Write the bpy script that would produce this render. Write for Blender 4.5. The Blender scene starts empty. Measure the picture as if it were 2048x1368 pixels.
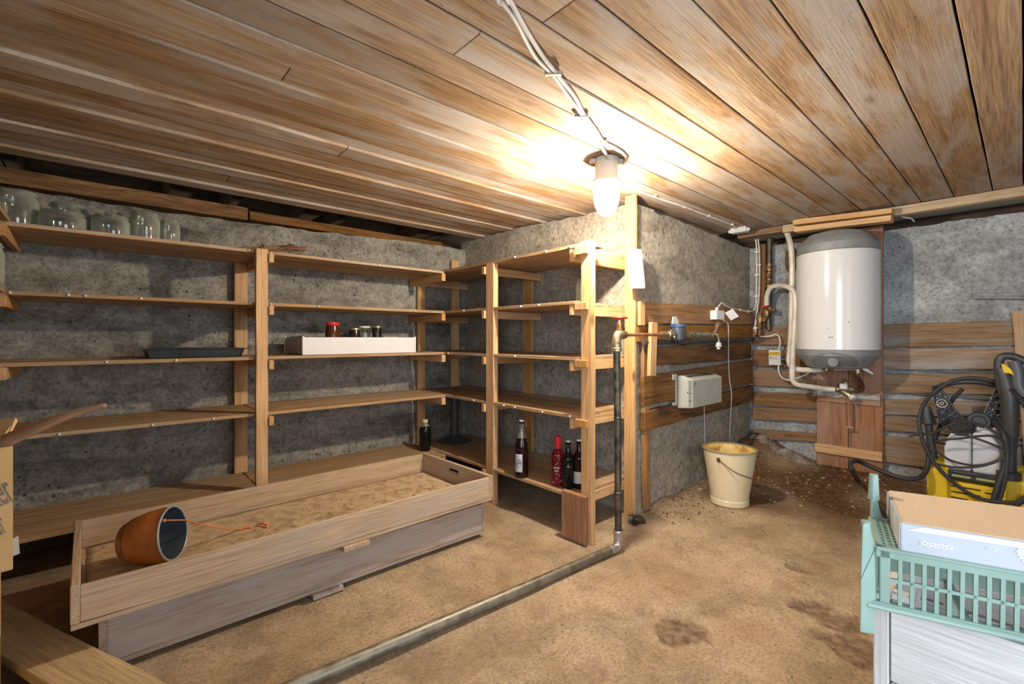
import bpy, math, random
from mathutils import Vector, Matrix, noise
random.seed(11)
R = random.random
U = random.uniform
scn = bpy.context.scene
col = scn.collection
PI = math.pi

# ------------------------------------------------------------------ camera
F, CX, CY = 920.0, 1024.0, 676.0
YAW = math.atan2(1023, 920)                       # angle of the view direction from +X
FW = Vector((math.cos(YAW), math.sin(YAW), 0))
RT = Vector((math.sin(YAW), -math.cos(YAW), 0))
cd = bpy.data.cameras.new('camera')
cd.sensor_width = 36; cd.lens = 36 * F / 2048; cd.shift_y = -8 / 2048
cd.clip_start = .02
cam = bpy.data.objects.new('camera', cd); col.objects.link(cam)
cam.location = (0, 0, 1.0); cam.rotation_euler = (PI / 2, 0, YAW - PI / 2)
scn.camera = cam

# ------------------------------------------------------------------ light
scn.view_settings.view_transform = 'Standard'
scn.view_settings.look = 'None'
scn.view_settings.gamma = 1
scn.view_settings.exposure = 0.1
w = bpy.data.worlds.new('world'); scn.world = w; w.use_nodes = True
w.node_tree.nodes['Background'].inputs[0].default_value = (.85, .93, 1, 1)
w.node_tree.nodes['Background'].inputs[1].default_value = 1.0

def area(name, loc, target, sx, sy, energy, color):
    l = bpy.data.lights.new(name, 'AREA'); l.shape = 'RECTANGLE'; l.size = sx; l.size_y = sy
    l.energy = energy; l.color = color
    o = bpy.data.objects.new(name, l); col.objects.link(o); o.location = loc
    o.rotation_euler = (Vector(target) - Vector(loc)).to_track_quat('-Z', 'Y').to_euler()
    return o
area('daylight_fill_side', (1.05, -1.28, 1.0), (.9, 1.6, .45), .95, 1.5, 11, (.76, .87, 1.0)).data.spread = 2.0  # added cool fill standing in for daylight from the side; its opening is unseen
area('daylight_fill_rear', (-.80, -.70, 1.15), (3.2, -.1, .85), .95, 1.2, 27, (.76, .86, 1.0)).data.spread = 1.9  # added cool fill from behind the camera, through an assumed gap out of view
LAMP = Vector((1.689, 1.247, 1.64))

# ------------------------------------------------------------------ pixel -> real plane (the photograph's own perspective)
def on(px, py, ax, v):
    d = FW + RT * (px - CX) / F + Vector((0, 0, 1)) * (CY - py) / F
    o = Vector((0, 0, 1.0)); k = (v - o[ax]) / d[ax]
    return o + d * k
def pX(px, py, v): return on(px, py, 0, v)
def pY(px, py, v): return on(px, py, 1, v)
def pZ(px, py, v=0.0): return on(px, py, 2, v)

# ------------------------------------------------------------------ mesh building
class MB:
    def __init__(s): s.v = []; s.f = []; s.sm = []; s.gc = []; s.rn = []
    def add(s, vs, fs, gcs, rn=None, smooth=False):
        b = len(s.v); rn = R() if rn is None else rn
        s.v += [Vector(p) for p in vs]; s.gc += gcs; s.rn += [rn] * len(vs)
        for f in fs: s.f.append([b + i for i in f]); s.sm.append(smooth)
    def plank(s, p0, p1, wid, th, side=(0, 0, 1), jit=0.0, seg=None, rn=None, taper=1.0, skew=0.0):
        p0, p1 = Vector(p0), Vector(p1); d = p1 - p0; L = d.length; d.normalize()
        sd = Vector(side); sd = (sd - d * sd.dot(d)).normalized(); n = d.cross(sd)
        seg = seg or (max(1, min(24, int(L / .09))) if jit else 1)
        off = Vector((U(0, 50), U(0, 50), U(0, 50))); vs = []; gc = []
        for i in range(seg + 1):
            t = i / seg; c = p0 + d * (L * t); ww = wid * (1 + (taper - 1) * t)
            j1 = jit * (noise.noise(Vector((t * L * 5, off.x, 0))) * 2) if jit else 0
            j2 = jit * (noise.noise(Vector((t * L * 5, off.y, 3))) * 2) if jit else 0
            for (a, bb) in ((-1, -1), (1, -1), (1, 1), (-1, 1)):
                u = a * ww / 2 + (j1 if a < 0 else j2); q = bb * th / 2
                sk = skew * a * (1 if i in (0, seg) else 0)
                vs.append(c + sd * u + n * q + d * sk)
                gc.append(Vector((t * L, u, q)) + off)
        fs = [(3, 2, 1, 0)]
        for i in range(seg):
            k = i * 4
            for e in range(4):
                a, b2 = k + e, k + (e + 1) % 4
                fs.append((a, b2, b2 + 4, a + 4))
        k = seg * 4; fs.append((k, k + 1, k + 2, k + 3))
        s.add(vs, fs, gc, rn)
    def box(s, x0, x1, y0, y1, z0, z1, axis=0, jit=0.0, rn=None):
        c = [(x0 + x1) / 2, (y0 + y1) / 2, (z0 + z1) / 2]
        dims = [x1 - x0, y1 - y0, z1 - z0]; a, b = list(c), list(c)
        a[axis] -= dims[axis] / 2; b[axis] += dims[axis] / 2
        o = [i for i in range(3) if i != axis]; big = o[0] if dims[o[0]] >= dims[o[1]] else o[1]
        sm_ = o[0] if big == o[1] else o[1]; side = [0, 0, 0]; side[big] = 1
        s.plank(a, b, dims[big], dims[sm_], side, jit, None, rn)
    def tube(s, path, r, n=12, caps=True, rn=None):
        path = [Vector(p) for p in path]; m = len(path)
        rs = r if isinstance(r, (list, tuple)) else [r] * m
        vs = []; gc = []; nrm = None; L = 0
        for i, p in enumerate(path):
            t = (path[min(i + 1, m - 1)] - path[max(i - 1, 0)])
            if t.length < 1e-9: t = Vector((0, 0, 1))
            t.normalize()
            if nrm is None:
                nrm = t.orthogonal().normalized()
            else:
                nrm = nrm - t * nrm.dot(t)
                nrm = nrm.normalized() if nrm.length > 1e-6 else t.orthogonal().normalized()
                L += (p - path[i - 1]).length
            b = t.cross(nrm)
            for k in range(n):
                a = 2 * PI * k / n
                vs.append(p + (nrm * math.cos(a) + b * math.sin(a)) * rs[i])
                gc.append(Vector((L, a * rs[i] * .5, rs[i])))
        fs = []
        for i in range(m - 1):
            for k in range(n):
                fs.append((i * n + k, i * n + (k + 1) % n, (i + 1) * n + (k + 1) % n, (i + 1) * n + k))
        s.add(vs, fs, gc, rn, True)
        if caps:
            b = len(s.v) - m * n
            s.f.append([b + k for k in reversed(range(n))]); s.sm.append(False)
            s.f.append([b + (m - 1) * n + k for k in range(n)]); s.sm.append(False)
    def lathe(s, prof, c=(0, 0, 0), n=32, M=None, rn=None):
        c = Vector(c); vs = []; gc = []; M = M or Matrix.Identity(3)
        for (r, z) in prof:
            for k in range(n):
                a = 2 * PI * k / n
                q = Vector((r * math.cos(a), r * math.sin(a), z)); vs.append(c + M @ q); gc.append(q)
        fs = []
        for i in range(len(prof) - 1):
            for k in range(n):
                a, b = i * n + k, i * n + (k + 1) % n
                if prof[i][0] < 1e-6 and prof[i + 1][0] < 1e-6: continue
                if prof[i][0] < 1e-6: fs.append((a, b + n, a + n))
                elif prof[i + 1][0] < 1e-6: fs.append((a, b, a + n))
                else: fs.append((a, b, b + n, a + n))
        s.add(vs, fs, gc, rn, True)
    def poly(s, pts, th):
        """flat outline given a thickness vector"""
        th = Vector(th); n = len(pts); vs = [Vector(p) for p in pts] + [Vector(p) + th for p in pts]
        fs = [tuple(reversed(range(n))), tuple(range(n, 2 * n))]
        for i in range(n): fs.append((i, (i + 1) % n, n + (i + 1) % n, n + i))
        s.add(vs, fs, [Vector((p.x, p.y, p.z)) for p in vs])
    def sphere(s, c, r, n=12, sc=(1, 1, 1), M=None):
        m = max(4, n // 2); prof = [(abs(math.sin(PI * i / m)) * r if 0 < i < m else 0, -math.cos(PI * i / m) * r) for i in range(m + 1)]
        S = Matrix.Diagonal(Vector(sc)); s.lathe(prof, c, n, (M or Matrix.Identity(3)) @ S)
    def build(s, name, mat, parent=None, bevel=0, seg=1, origin=None, angle=35, local=False):
        me = bpy.data.meshes.new(name)
        if parent is None and origin is None and not local:
            xs = [p.x for p in s.v]; ys = [p.y for p in s.v]; zs = [p.z for p in s.v]
            origin = Vector(((min(xs) + max(xs)) / 2, (min(ys) + max(ys)) / 2, min(zs)))
        og = Vector(origin) if origin is not None else Vector((0, 0, 0))
        me.from_pydata([tuple(p - og) for p in s.v], [], s.f)
        me.polygons.foreach_set('use_smooth', s.sm)
        a = me.attributes.new('gc', 'FLOAT_VECTOR', 'POINT'); a.data.foreach_set('vector', [c for g in s.gc for c in g])
        a = me.attributes.new('rnd', 'FLOAT', 'POINT'); a.data.foreach_set('value', s.rn)
        me.update()
        if any(s.sm): me.set_sharp_from_angle(angle=math.radians(angle))
        me.materials.append(mat)
        o = bpy.data.objects.new(name, me); col.objects.link(o); o.location = og
        if parent is not None: attach(o, parent, local)
        if bevel:
            m = o.modifiers.new('bevel', 'BEVEL'); m.width = bevel; m.segments = seg
            m.limit_method = 'ANGLE'; m.angle_limit = math.radians(40)
        return o
WORLD = {}
def attach(o, parent, local=False):
    o.parent = parent
    if not local:
        t = Vector((0, 0, 0)); q = parent
        t = WORLD.get(parent.name, Vector((0, 0, 0)))
        o.matrix_parent_inverse = Matrix.Translation(-t)
    WORLD[o.name] = Vector((0, 0, 0)) if not local else None
    WORLD[o.name] = Vector(o.location) if not local else Vector((0, 0, 0))
def tag(o, label=None, cat=None, group=None, kind=None):
    if label: o['label'] = label
    if cat: o['category'] = cat
    if group: o['group'] = group
    if kind: o['kind'] = kind
    return o
def T(name, label, cat, loc=(0, 0, 0), group=None, rz=0):
    o = bpy.data.objects.new(name, None); col.objects.link(o); o.location = loc; o.rotation_euler = (0, 0, rz)
    o.empty_display_size = .1
    WORLD[o.name] = Vector(loc)
    return tag(o, label, cat, group)
def one(mb, name, mat, label, cat, group=None, **k):
    return tag(mb.build(name, mat, None, **k), label, cat, group)
def struct(mb, name, mat, **k):
    return tag(mb.build(name, mat, None, **k), kind='structure')
def copy_tree(o, parent=None):
    c = o.copy(); col.objects.link(c)
    if parent is not None: c.parent = parent
    for ch in list(o.children): copy_tree(ch, c)
    return c
def smooth(pts, k=6):
    pts = [Vector(p) for p in pts]; out = []
    P = [pts[0] * 2 - pts[1]] + pts + [pts[-1] * 2 - pts[-2]]
    for i in range(1, len(P) - 2):
        a, b, c, d = P[i - 1:i + 3]
        for j in range(k):
            t = j / k
            out.append(.5 * ((2 * b) + (c - a) * t + (2 * a - 5 * b + 4 * c - d) * t * t + (3 * b - a - 3 * c + d) * t ** 3))
    out.append(pts[-1]); return out

# ------------------------------------------------------------------ materials
class N:
    def __init__(s, name):
        s.m = bpy.data.materials.new(name); s.m.use_nodes = True; s.t = s.m.node_tree
        s.b = s.t.nodes['Principled BSDF']; s.out = s.t.nodes['Material Output']
    def n(s, typ, **k):
        x = s.t.nodes.new(typ)
        for a, v in k.items():
            if hasattr(x, a): setattr(x, a, v)
            else: x.inputs[a].default_value = v
        return x
    def l(s, a, b): s.t.links.new(a, b)
    def attr(s, nm):
        x = s.n('ShaderNodeAttribute'); x.attribute_name = nm; return x
    def mapp(s, vec, sc=(1, 1, 1), loc=(0, 0, 0)):
        x = s.n('ShaderNodeMapping'); x.inputs['Scale'].default_value = sc; x.inputs['Location'].default_value = loc
        s.l(vec, x.inputs['Vector']); return x.outputs[0]
    def noise(s, vec, scale=5, det=6, rough=.55, dist=0):
        x = s.n('ShaderNodeTexNoise'); x.inputs['Scale'].default_value = scale; x.inputs['Detail'].default_value = det
        x.inputs['Roughness'].default_value = rough; x.inputs['Distortion'].default_value = dist
        s.l(vec, x.inputs['Vector']); return x.outputs['Fac']
    def ramp(s, fac, stops):
        x = s.n('ShaderNodeValToRGB'); cr = x.color_ramp
        while len(cr.elements) < len(stops): cr.elements.new(.5)
        for e, (p, c) in zip(cr.elements, stops):
            e.position = p; e.color = (*c, 1) if len(c) == 3 else c
        s.l(fac, x.inputs[0]); return x.outputs[0]
    def rampf(s, fac, stops): return s.ramp(fac, [(p, (v, v, v)) for p, v in stops])
    def mix(s, fac, a, b, mode='MIX'):
        x = s.n('ShaderNodeMix'); x.data_type = 'RGBA'; x.blend_type = mode
        for sock, v in ((x.inputs[0], fac), (x.inputs[6], a), (x.inputs[7], b)):
            if isinstance(v, (int, float)): sock.default_value = v
            elif isinstance(v, tuple): sock.default_value = (*v, 1) if len(v) == 3 else v
            else: s.l(v, sock)
        return x.outputs[2]
    def math(s, op, a, b=0.0):
        x = s.n('ShaderNodeMath'); x.operation = op
        for sock, v in ((x.inputs[0], a), (x.inputs[1], b)):
            if isinstance(v, (int, float)): sock.default_value = v
            else: s.l(v, sock)
        return x.outputs[0]
    def bump(s, h, dist=.01, strength=1.0, prev=None):
        x = s.n('ShaderNodeBump'); x.inputs['Distance'].default_value = dist; x.inputs['Strength'].default_value = strength
        s.l(h, x.inputs['Height'])
        if prev is not None: s.l(prev, x.inputs['Normal'])
        return x.outputs[0]
    def base(s, c): s.l(c, s.b.inputs['Base Color'])
    def set(s, **k):
        for a, v in k.items(): s.b.inputs[a.replace('_', ' ')].default_value = v
        return s

def wood(name, light, dark, patch=None, patch_amt=.5, rough=.75, vary=.35, knots=.5, fine=.35, bump=.0015, scale=1.0, spots=0.0):
    m = N(name); gc = m.attr('gc').outputs['Vector']; rn = m.attr('rnd').outputs['Fac']
    g = m.mapp(gc, (1.1 * scale, 16 * scale, 16 * scale)); a = m.noise(g, 2.2, 5, .6, .8)
    c = m.ramp(a, [(.3, dark), (.62, light)])
    f = m.noise(m.mapp(gc, (6, 190, 190)), 1.0, 4, .7)
    c = m.mix(min(1, fine * 1.5), c, m.rampf(f, [(.32, .3), (.52, .92), (.68, 1.12)]), 'MULTIPLY')
    if patch:
        p = m.noise(m.mapp(gc, (1.3, 5, 5), (7, 3, 1)), 1.6, 4, .55, .4)
        c = m.mix(m.math('MULTIPLY', m.rampf(p, [(.44, 0), (.6, 1)]), patch_amt), c, patch)
    if knots:
        v = m.n('ShaderNodeTexVoronoi'); v.inputs['Scale'].default_value = 1.0; v.inputs['Randomness'].default_value = 1.0
        m.l(m.mapp(gc, (3.2, 9, 9)), v.inputs['Vector'])
        sep = m.n('ShaderNodeSeparateColor'); m.l(v.outputs['Color'], sep.inputs[0])
        ring = m.rampf(v.outputs['Distance'], [(.06, 1), (.10, .45), (.17, 0)])
        k = m.math('MULTIPLY', ring, m.math('GREATER_THAN', sep.outputs[0], .55))
        c = m.mix(m.math('MULTIPLY', k, knots), c, tuple(x * .42 for x in dark))
    if spots:
        v = m.n('ShaderNodeTexVoronoi'); v.inputs['Scale'].default_value = 1.0
        m.l(m.mapp(gc, (26, 110, 110)), v.inputs['Vector'])
        sp = m.noise(m.mapp(gc, (1.5, 1.5, 1.5)), 3, 3)
        k = m.math('MULTIPLY', m.rampf(v.outputs['Distance'], [(.12, 1), (.3, 0)]), m.rampf(sp, [(.48, 0), (.56, 1)]))
        c = m.mix(m.math('MULTIPLY', k, spots), c, (.055, .035, .025))
    hsv = m.n('ShaderNodeHueSaturation'); m.l(c, hsv.inputs['Color'])
    m.l(m.math('ADD', m.math('MULTIPLY', rn, vary), 1 - vary * .5), hsv.inputs['Value'])
    m.l(m.math('ADD', m.math('MULTIPLY', rn, -vary), 1 + vary * .5), hsv.inputs['Saturation'])
    m.base(hsv.outputs[0]); m.set(Roughness=rough)
    m.b.inputs['Specular IOR Level'].default_value = .25
    h = m.math('ADD', a, m.math('MULTIPLY', f, .6))
    m.l(m.bump(h, bump * 3, .7), m.b.inputs['Normal'])
    return m.m

def plain(name, color, rough=.5, metal=0.0, var=.08, vs=12, bump=0, spec=.5):
    m = N(name); tc = m.n('ShaderNodeTexCoord').outputs['Object']
    a = m.noise(tc, vs, 5, .6)
    lo = tuple(x * (1 - var * 2) for x in color); hi = tuple(min(1, x * (1 + var)) for x in color)
    m.base(m.ramp(a, [(.35, lo), (.65, hi)])); m.set(Roughness=rough, Metallic=metal)
    m.b.inputs['Specular IOR Level'].default_value = spec
    if bump: m.l(m.bump(a, bump), m.b.inputs['Normal'])
    return m.m

def dirty(name, c1, c2, rough=.5, metal=0.0, scale=20, lo=.45, hi=.6, bump=.0005):
    m = N(name); tc = m.n('ShaderNodeTexCoord').outputs['Object']
    a = m.noise(tc, scale, 8, .65)
    m.base(m.ramp(a, [(lo, c1), (hi, c2)])); m.set(Metallic=metal)
    m.l(m.rampf(a, [(lo, rough), (hi, min(1, rough + .25))]), m.b.inputs['Roughness'])
    m.l(m.bump(a, bump), m.b.inputs['Normal'])
    return m.m

def concrete(name, c_hi, c_lo, stain, stain_amt=.6, pit=.7, coarse=1.0, band=None, bump=.004, white=None, mott=.4):
    m = N(name); tc = m.n('ShaderNodeNewGeometry').outputs['Position']
    a = m.noise(tc, 2.0, 8, .6, .3)
    c = m.ramp(a, [(.32, c_lo), (.66, c_hi)])
    s = m.noise(m.mapp(tc, (1, 1, 2.6), (3, 1, 0)), 1.7, 7, .65, .5)
    c = m.mix(m.math('MULTIPLY', m.rampf(s, [(.47, 0), (.64, 1)]), stain_amt), c, stain)
    if band:
        b = m.noise(m.mapp(tc, (.35, .35, 5), (0, 0, 2)), 2.0, 6, .6, .2)
        c = m.mix(m.math('MULTIPLY', m.rampf(b, [(.45, 0), (.6, 1)]), .7), c, band)
    if white:
        b = m.noise(m.mapp(tc, (1, 1, 1.6), (5, 2, 8)), 2.6, 9, .68, .4)
        c = m.mix(m.math('MULTIPLY', m.rampf(b, [(.5, 0), (.62, 1)]), .65), c, white)
    mt = m.noise(tc, 13, 8, .72, .3)
    c = m.mix(mott, c, m.rampf(mt, [(.36, .45), (.5, .85), (.62, 1.15)]), 'MULTIPLY')
    g = m.noise(tc, 55 * coarse, 6, .72)
    c = m.mix(.75, c, m.rampf(g, [(.32, .28), (.5, .85), (.68, 1.15)]), 'MULTIPLY')
    v = m.n('ShaderNodeTexVoronoi'); v.inputs['Scale'].default_value = 26 * coarse; m.l(tc, v.inputs['Vector'])
    msk = m.noise(tc, 5, 5, .6)
    pits = m.math('MULTIPLY', m.rampf(v.outputs['Distance'], [(.08, 1), (.24, 0)]), m.rampf(msk, [(.5, 0), (.62, 1)]))
    c = m.mix(m.math('MULTIPLY', pits, pit), c, (.03, .027, .023))
    m.base(c); m.set(Roughness=.95); m.b.inputs['Specular IOR Level'].default_value = .15
    h = m.math('SUBTRACT', m.math('ADD', g, m.math('MULTIPLY', msk, 1.2)), m.math('MULTIPLY', pits, .8))
    m.l(m.bump(h, bump * 2, .8), m.b.inputs['Normal'])
    return m.m

def thin_glass(name, tint=(.965, .98, .965), tr=.91):
    m = N(name); lw = m.n('ShaderNodeLayerWeight'); lw.inputs[0].default_value = .35
    t = m.n('ShaderNodeBsdfTransparent'); t.inputs[0].default_value = (*tint, 1)
    g = m.n('ShaderNodeBsdfGlossy'); g.inputs['Roughness'].default_value = .06; g.inputs[0].default_value = (.9, .95, .92, 1)
    d = m.n('ShaderNodeBsdfDiffuse'); d.inputs[0].default_value = (.62, .64, .57, 1)
    x = m.n('ShaderNodeMixShader'); m.l(m.math('ADD', m.math('MULTIPLY', lw.outputs['Fresnel'], .8), .05), x.inputs[0]); m.l(t.outputs[0], x.inputs[1]); m.l(g.outputs[0], x.inputs[2])
    y = m.n('ShaderNodeMixShader'); m.l(m.math('ADD', m.math('MULTIPLY', lw.outputs['Facing'], .55), 1 - tr - .06), y.inputs[0])
    m.l(x.outputs[0], y.inputs[1]); m.l(d.outputs[0], y.inputs[2]); m.l(y.outputs[0], m.out.inputs[0])
    return m.m

M = {}
M['ceil'] = wood('ceiling_boards', (.52, .355, .215), (.34, .20, .11), (.50, .45, .41), .7, .85, .34, .5, .45, .0012, .8, .3)
M['pine'] = wood('shelf_pine', (.68, .40, .19), (.50, .26, .10), None, 0, .6, .22, .6, .25)
M['pine_dusty'] = wood('shelf_board_pine', (.56, .37, .21), (.40, .235, .115), (.42, .33, .24), .5, .75, .25, .5, .35)
M['post'] = wood('post_pine', (.74, .46, .22), (.57, .31, .125), None, 0, .55, .12, .95, .25)
M['crate'] = wood('crate_wood', (.58, .42, .27), (.44, .30, .18), (.45, .36, .29), .6, .8, .14, .25, .35)
M['crate_old'] = wood('weathered_crate_wood', (.52, .41, .325), (.36, .27, .21), (.45, .39, .35), .8, .85, .15, .3, .45)
M['old'] = wood('old_brown_plank', (.33, .175, .075), (.155, .075, .033), (.24, .15, .09), .6, .8, .35, .6, .5, .002)
M['old_warm'] = wood('old_orange_plank', (.46, .235, .09), (.26, .12, .045), (.30, .16, .07), .4, .75, .25, .6, .4)
M['bark'] = wood('bark_plank', (.24, .13, .065), (.06, .035, .022), (.40, .19, .075), .5, .9, .3, .4, .7, .005, 1.5)
M['clad'] = wood('wall_cladding_wood', (.38, .265, .165), (.23, .145, .085), (.31, .30, .285), .85, .85, .25, .55, .45)
M['panel'] = wood('reddish_panel_wood', (.43, .20, .095), (.25, .105, .045), (.40, .30, .24), .35, .7, .2, .6, .4)
M['beam_dark'] = wood('shaded_roof_timber', (.12, .065, .028), (.05, .028, .014), None, 0, .9, .4, .4, .5, .002)  # roof timber darkened so the shade of the voids is in the colour
M['white_crate'] = wood('whitewashed_crate', (.72, .71, .69), (.60, .585, .56), (.40, .39, .38), .3, .75, .08, .45, .25)
M['c_left'] = concrete('coarse_concrete', (.52, .485, .42), (.37, .34, .30), (.18, .155, .135), .8, .85, 1.15, (.54, .51, .45), .007, mott=.75)
M['c_block'] = concrete('block_concrete', (.52, .465, .375), (.40, .35, .285), (.25, .215, .17), .55, .7, .8, (.40, .355, .29), .006, (.58, .53, .44))
M['c_right'] = concrete('limewashed_concrete', (.48, .49, .485), (.33, .34, .34), (.21, .225, .225), .5, .5, 1.0, None, .003, (.62, .64, .64))
M['c_dark'] = concrete('shadow_concrete', (.3, .27, .23), (.2, .18, .15), (.15, .13, .11), .5)

# floor: packed earth over concrete; masks painted by shape of the worn patches (vertex attributes)
def floor_mat():
    m = N('earthen_concrete_floor'); tc = m.n('ShaderNodeNewGeometry').outputs['Position']
    a = m.noise(tc, 1.6, 8, .6, .3)
    c = m.ramp(a, [(.33, (.39, .275, .165)), (.64, (.56, .43, .29))])
    s = m.noise(tc, 7, 7, .65, .2)
    c = m.mix(m.math('MULTIPLY', m.rampf(s, [(.5, 0), (.66, 1)]), .5), c, (.35, .225, .125))
    g = m.noise(tc, 90, 6, .75)
    c = m.mix(.8, c, m.rampf(g, [(.34, .42), (.5, .9), (.64, 1.1)]), 'MULTIPLY')
    bl = m.noise(tc, 4.2, 9, .72, .5)
    c = m.mix(.75, c, m.rampf(bl, [(.36, .6), (.5, .95), (.62, 1.1)]), 'MULTIPLY')
    sp = m.n('ShaderNodeTexVoronoi'); sp.inputs['Scale'].default_value = 42; m.l(tc, sp.inputs['Vector'])
    k = m.math('MULTIPLY', m.rampf(sp.outputs['Distance'], [(.08, 1), (.22, 0)]), m.rampf(m.noise(tc, 3.1, 5, .6), [(.45, 0), (.6, 1)]))
    c = m.mix(m.math('MULTIPLY', k, .75), c, (.10, .055, .028))
    soil = m.attr('soil').outputs['Fac']; patch = m.attr('patch').outputs['Fac']
    sg = m.noise(tc, 30, 8, .75)
    c = m.mix(m.rampf(m.math('ADD', soil, m.math('MULTIPLY', m.math('SUBTRACT', sg, .5), .9)), [(.3, 0), (.8, 1)]), c, m.ramp(sg, [(.36, (.055, .028, .013)), (.64, (.25, .14, .07))]))
    c = m.mix(patch, c, m.ramp(sg, [(.38, (.17, .105, .065)), (.62, (.42, .29, .19))]))
    m.base(c); m.set(Roughness=.88); m.b.inputs['Specular IOR Level'].default_value = .2
    h = m.math('ADD', m.math('MULTIPLY', g, .35), m.math('ADD', m.math('MULTIPLY', s, .8), m.math('MULTIPLY', m.math('MULTIPLY', sg, m.math('ADD', soil, patch)), 1.5)))
    m.l(m.bump(h, .010, .8), m.b.inputs['Normal'])
    return m.m
M['floor'] = floor_mat()

M['glass'] = thin_glass('jar_glass')
M['white_plastic'] = plain('white_plastic', (.78, .78, .79), .35, var=.015)
M['cable_white'] = plain('white_cable_plastic', (.78, .74, .68), .45, var=.1)
M['conduit'] = plain('cream_conduit', (.72, .66, .57), .4, var=.1)
M['cable_grey'] = plain('grey_cable', (.62, .60, .56), .5)
M['grey_plastic'] = plain('grey_plastic', (.24, .25, .25), .42)
M['boiler'] = plain('boiler_enamel', (.70, .70, .70), .13, var=.01)
M['beige_metal'] = plain('beige_enamelled_steel', (.44, .455, .40), .4, var=.04)
M['slot'] = plain('dark_slot', (.02, .02, .02), .7)
M['black_plastic'] = plain('black_plastic', (.045, .045, .047), .45)
M['black_rubber'] = plain('black_rubber', (.03, .03, .032), .55)
M['yellow'] = dirty('yellow_plastic', (.84, .58, .02), (.72, .47, .02), .38, 0, 5)
M['tank'] = plain('milky_plastic', (.62, .63, .66), .4, var=.06)
M['green'] = plain('mint_plastic', (.235, .345, .29), .33, var=.04)
M['copper'] = dirty('copper', (.68, .34, .20), (.42, .18, .09), .35, .7, 14)
M['brass'] = dirty('brass', (.50, .41, .25), (.24, .19, .12), .4, .85, 25)
M['old_brass'] = dirty('aged_bronze', (.36, .22, .10), (.15, .09, .05), .45, .8, 25)
M['iron'] = dirty('old_galvanised_pipe', (.07, .06, .05), (.20, .17, .12), .42, .75, 22, .4, .65)
M['iron_floor'] = dirty('galvanised_pipe', (.20, .19, .15), (.36, .335, .27), .42, .75, 22, .4, .65)
M['iron_dark'] = dirty('dark_pipe', (.05, .05, .05), (.11, .10, .09), .5, .3, 22)
M['zinc'] = dirty('zinc_fitting', (.58, .57, .53), (.42, .38, .33), .35, .85, 30)
M['chrome'] = plain('chrome', (.75, .75, .74), .18, 1.0, .03)
M['red'] = plain('red_paint', (.62, .04, .03), .4)
M['blue'] = plain('blue_plastic', (.055, .09, .20), .4)
M['meter'] = plain('dark_meter_body', (.05, .06, .075), .4)
M['rubber_grey'] = plain('grey_lid', (.70, .70, .68), .45)
M['cardboard'] = wood('cardboard', (.66, .43, .20), (.62, .40, .18), None, 0, .9, .04, 0, .03, .0001, .3)
M['carton_top'] = wood('tan_carton_lid', (.60, .44, .28), (.57, .41, .26), None, 0, .6, .02, 0, .05, .0002)
M['carton_white'] = dirty('white_carton', (.37, .40, .44), (.42, .45, .49), .45, 0, 3, .4, .6, 0)
M['carton_grey'] = dirty('grey_carton_side', (.36, .38, .42), (.62, .64, .68), .4, 0, 18, .45, .6, 0)
M['paper'] = plain('paper', (.60, .57, .53), .8, var=.03)
M['ink'] = plain('printed_ink', (.20, .18, .16), .8)
M['ink_faint'] = plain('faint_ink', (.50, .47, .44), .8)
M['ink_blue'] = plain('navy_print', (.12, .12, .22), .6)
M['ink_white'] = plain('white_print', (.8, .8, .8), .5, var=.02)
M['pot'] = dirty('terracotta_plastic', (.40, .13, .025), (.30, .09, .02), .35, 0, 9)
M['pot_in'] = plain('dark_pot_lining', (.07, .085, .10), .35, var=.15)
M['pot_rim'] = plain('grey_rim', (.30, .33, .35), .35)
M['orange'] = plain('orange_plastic', (.68, .22, .08), .4)
M['bucket'] = dirty('cream_enamel', (.76, .64, .42), (.62, .45, .24), .3, 0, 9, .55, .8)
M['bucket_in'] = dirty('stained_enamel', (.75, .53, .17), (.42, .20, .05), .35, 0, 11, .5, .62)
M['rim_green'] = dirty('worn_green_rim', (.22, .25, .14), (.35, .26, .13), .4, 0, 30)
M['rust'] = dirty('rusty_wire', (.20, .09, .04), (.10, .06, .04), .7, .5, 40)
M['tray'] = plain('dark_tray', (.035, .045, .055), .35)
M['lid_red'] = plain('red_lid', (.70, .035, .025), .35)
M['lid_gold'] = plain('gold_lid', (.62, .47, .22), .3, .8)
M['lid_white'] = plain('white_lid', (.80, .80, .78), .4)
M['jam'] = plain('brown_preserve', (.10, .028, .012), .12)
M['dark_jam'] = plain('dark_preserve', (.02, .016, .014), .12)
M['label'] = plain('bottle_label', (.58, .60, .66), .5)
M['label_buff'] = plain('buff_label', (.55, .52, .47), .6)
M['wine'] = plain('dark_red_bottle', (.012, .003, .005), .06, spec=.45)
M['dark_glass'] = plain('green_black_bottle', (.005, .007, .006), .06, spec=.4)
M['red_bottle'] = plain('red_bottle_sleeve', (.15, .004, .012), .14, spec=.5)
M['red_cap'] = plain('red_capsule', (.78, .02, .03), .35)
M['cap_gold'] = plain('yellow_cap', (.72, .53, .28), .4)
M['porcelain'] = plain('porcelain', (.8, .76, .74), .3)
M['sticks'] = wood('birch_twig', (.42, .25, .15), (.25, .14, .08), None, 0, .85, .4, 0, .4)
M['straw'] = wood('straw', (.60, .42, .20), (.40, .26, .11), None, 0, .8, .3, 0, .2)
M['dust'] = dirty('sandy_dust', (.55, .41, .25), (.36, .25, .15), .95, 0, 22, .45, .62, .003)
M['chips'] = plain('pale_stone_chip', (.60, .54, .45), .9, var=.2)
M['soil'] = plain('dark_soil', (.10, .055, .03), .95, var=.3)
M['stone'] = dirty('broken_concrete', (.34, .30, .25), (.20, .14, .10), .95, 0, 14, .4, .6, .006)
M['fibre'] = dirty('old_insulation', (.10, .075, .04), (.22, .17, .08), .95, 0, 25, .4, .6, .01)
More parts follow.
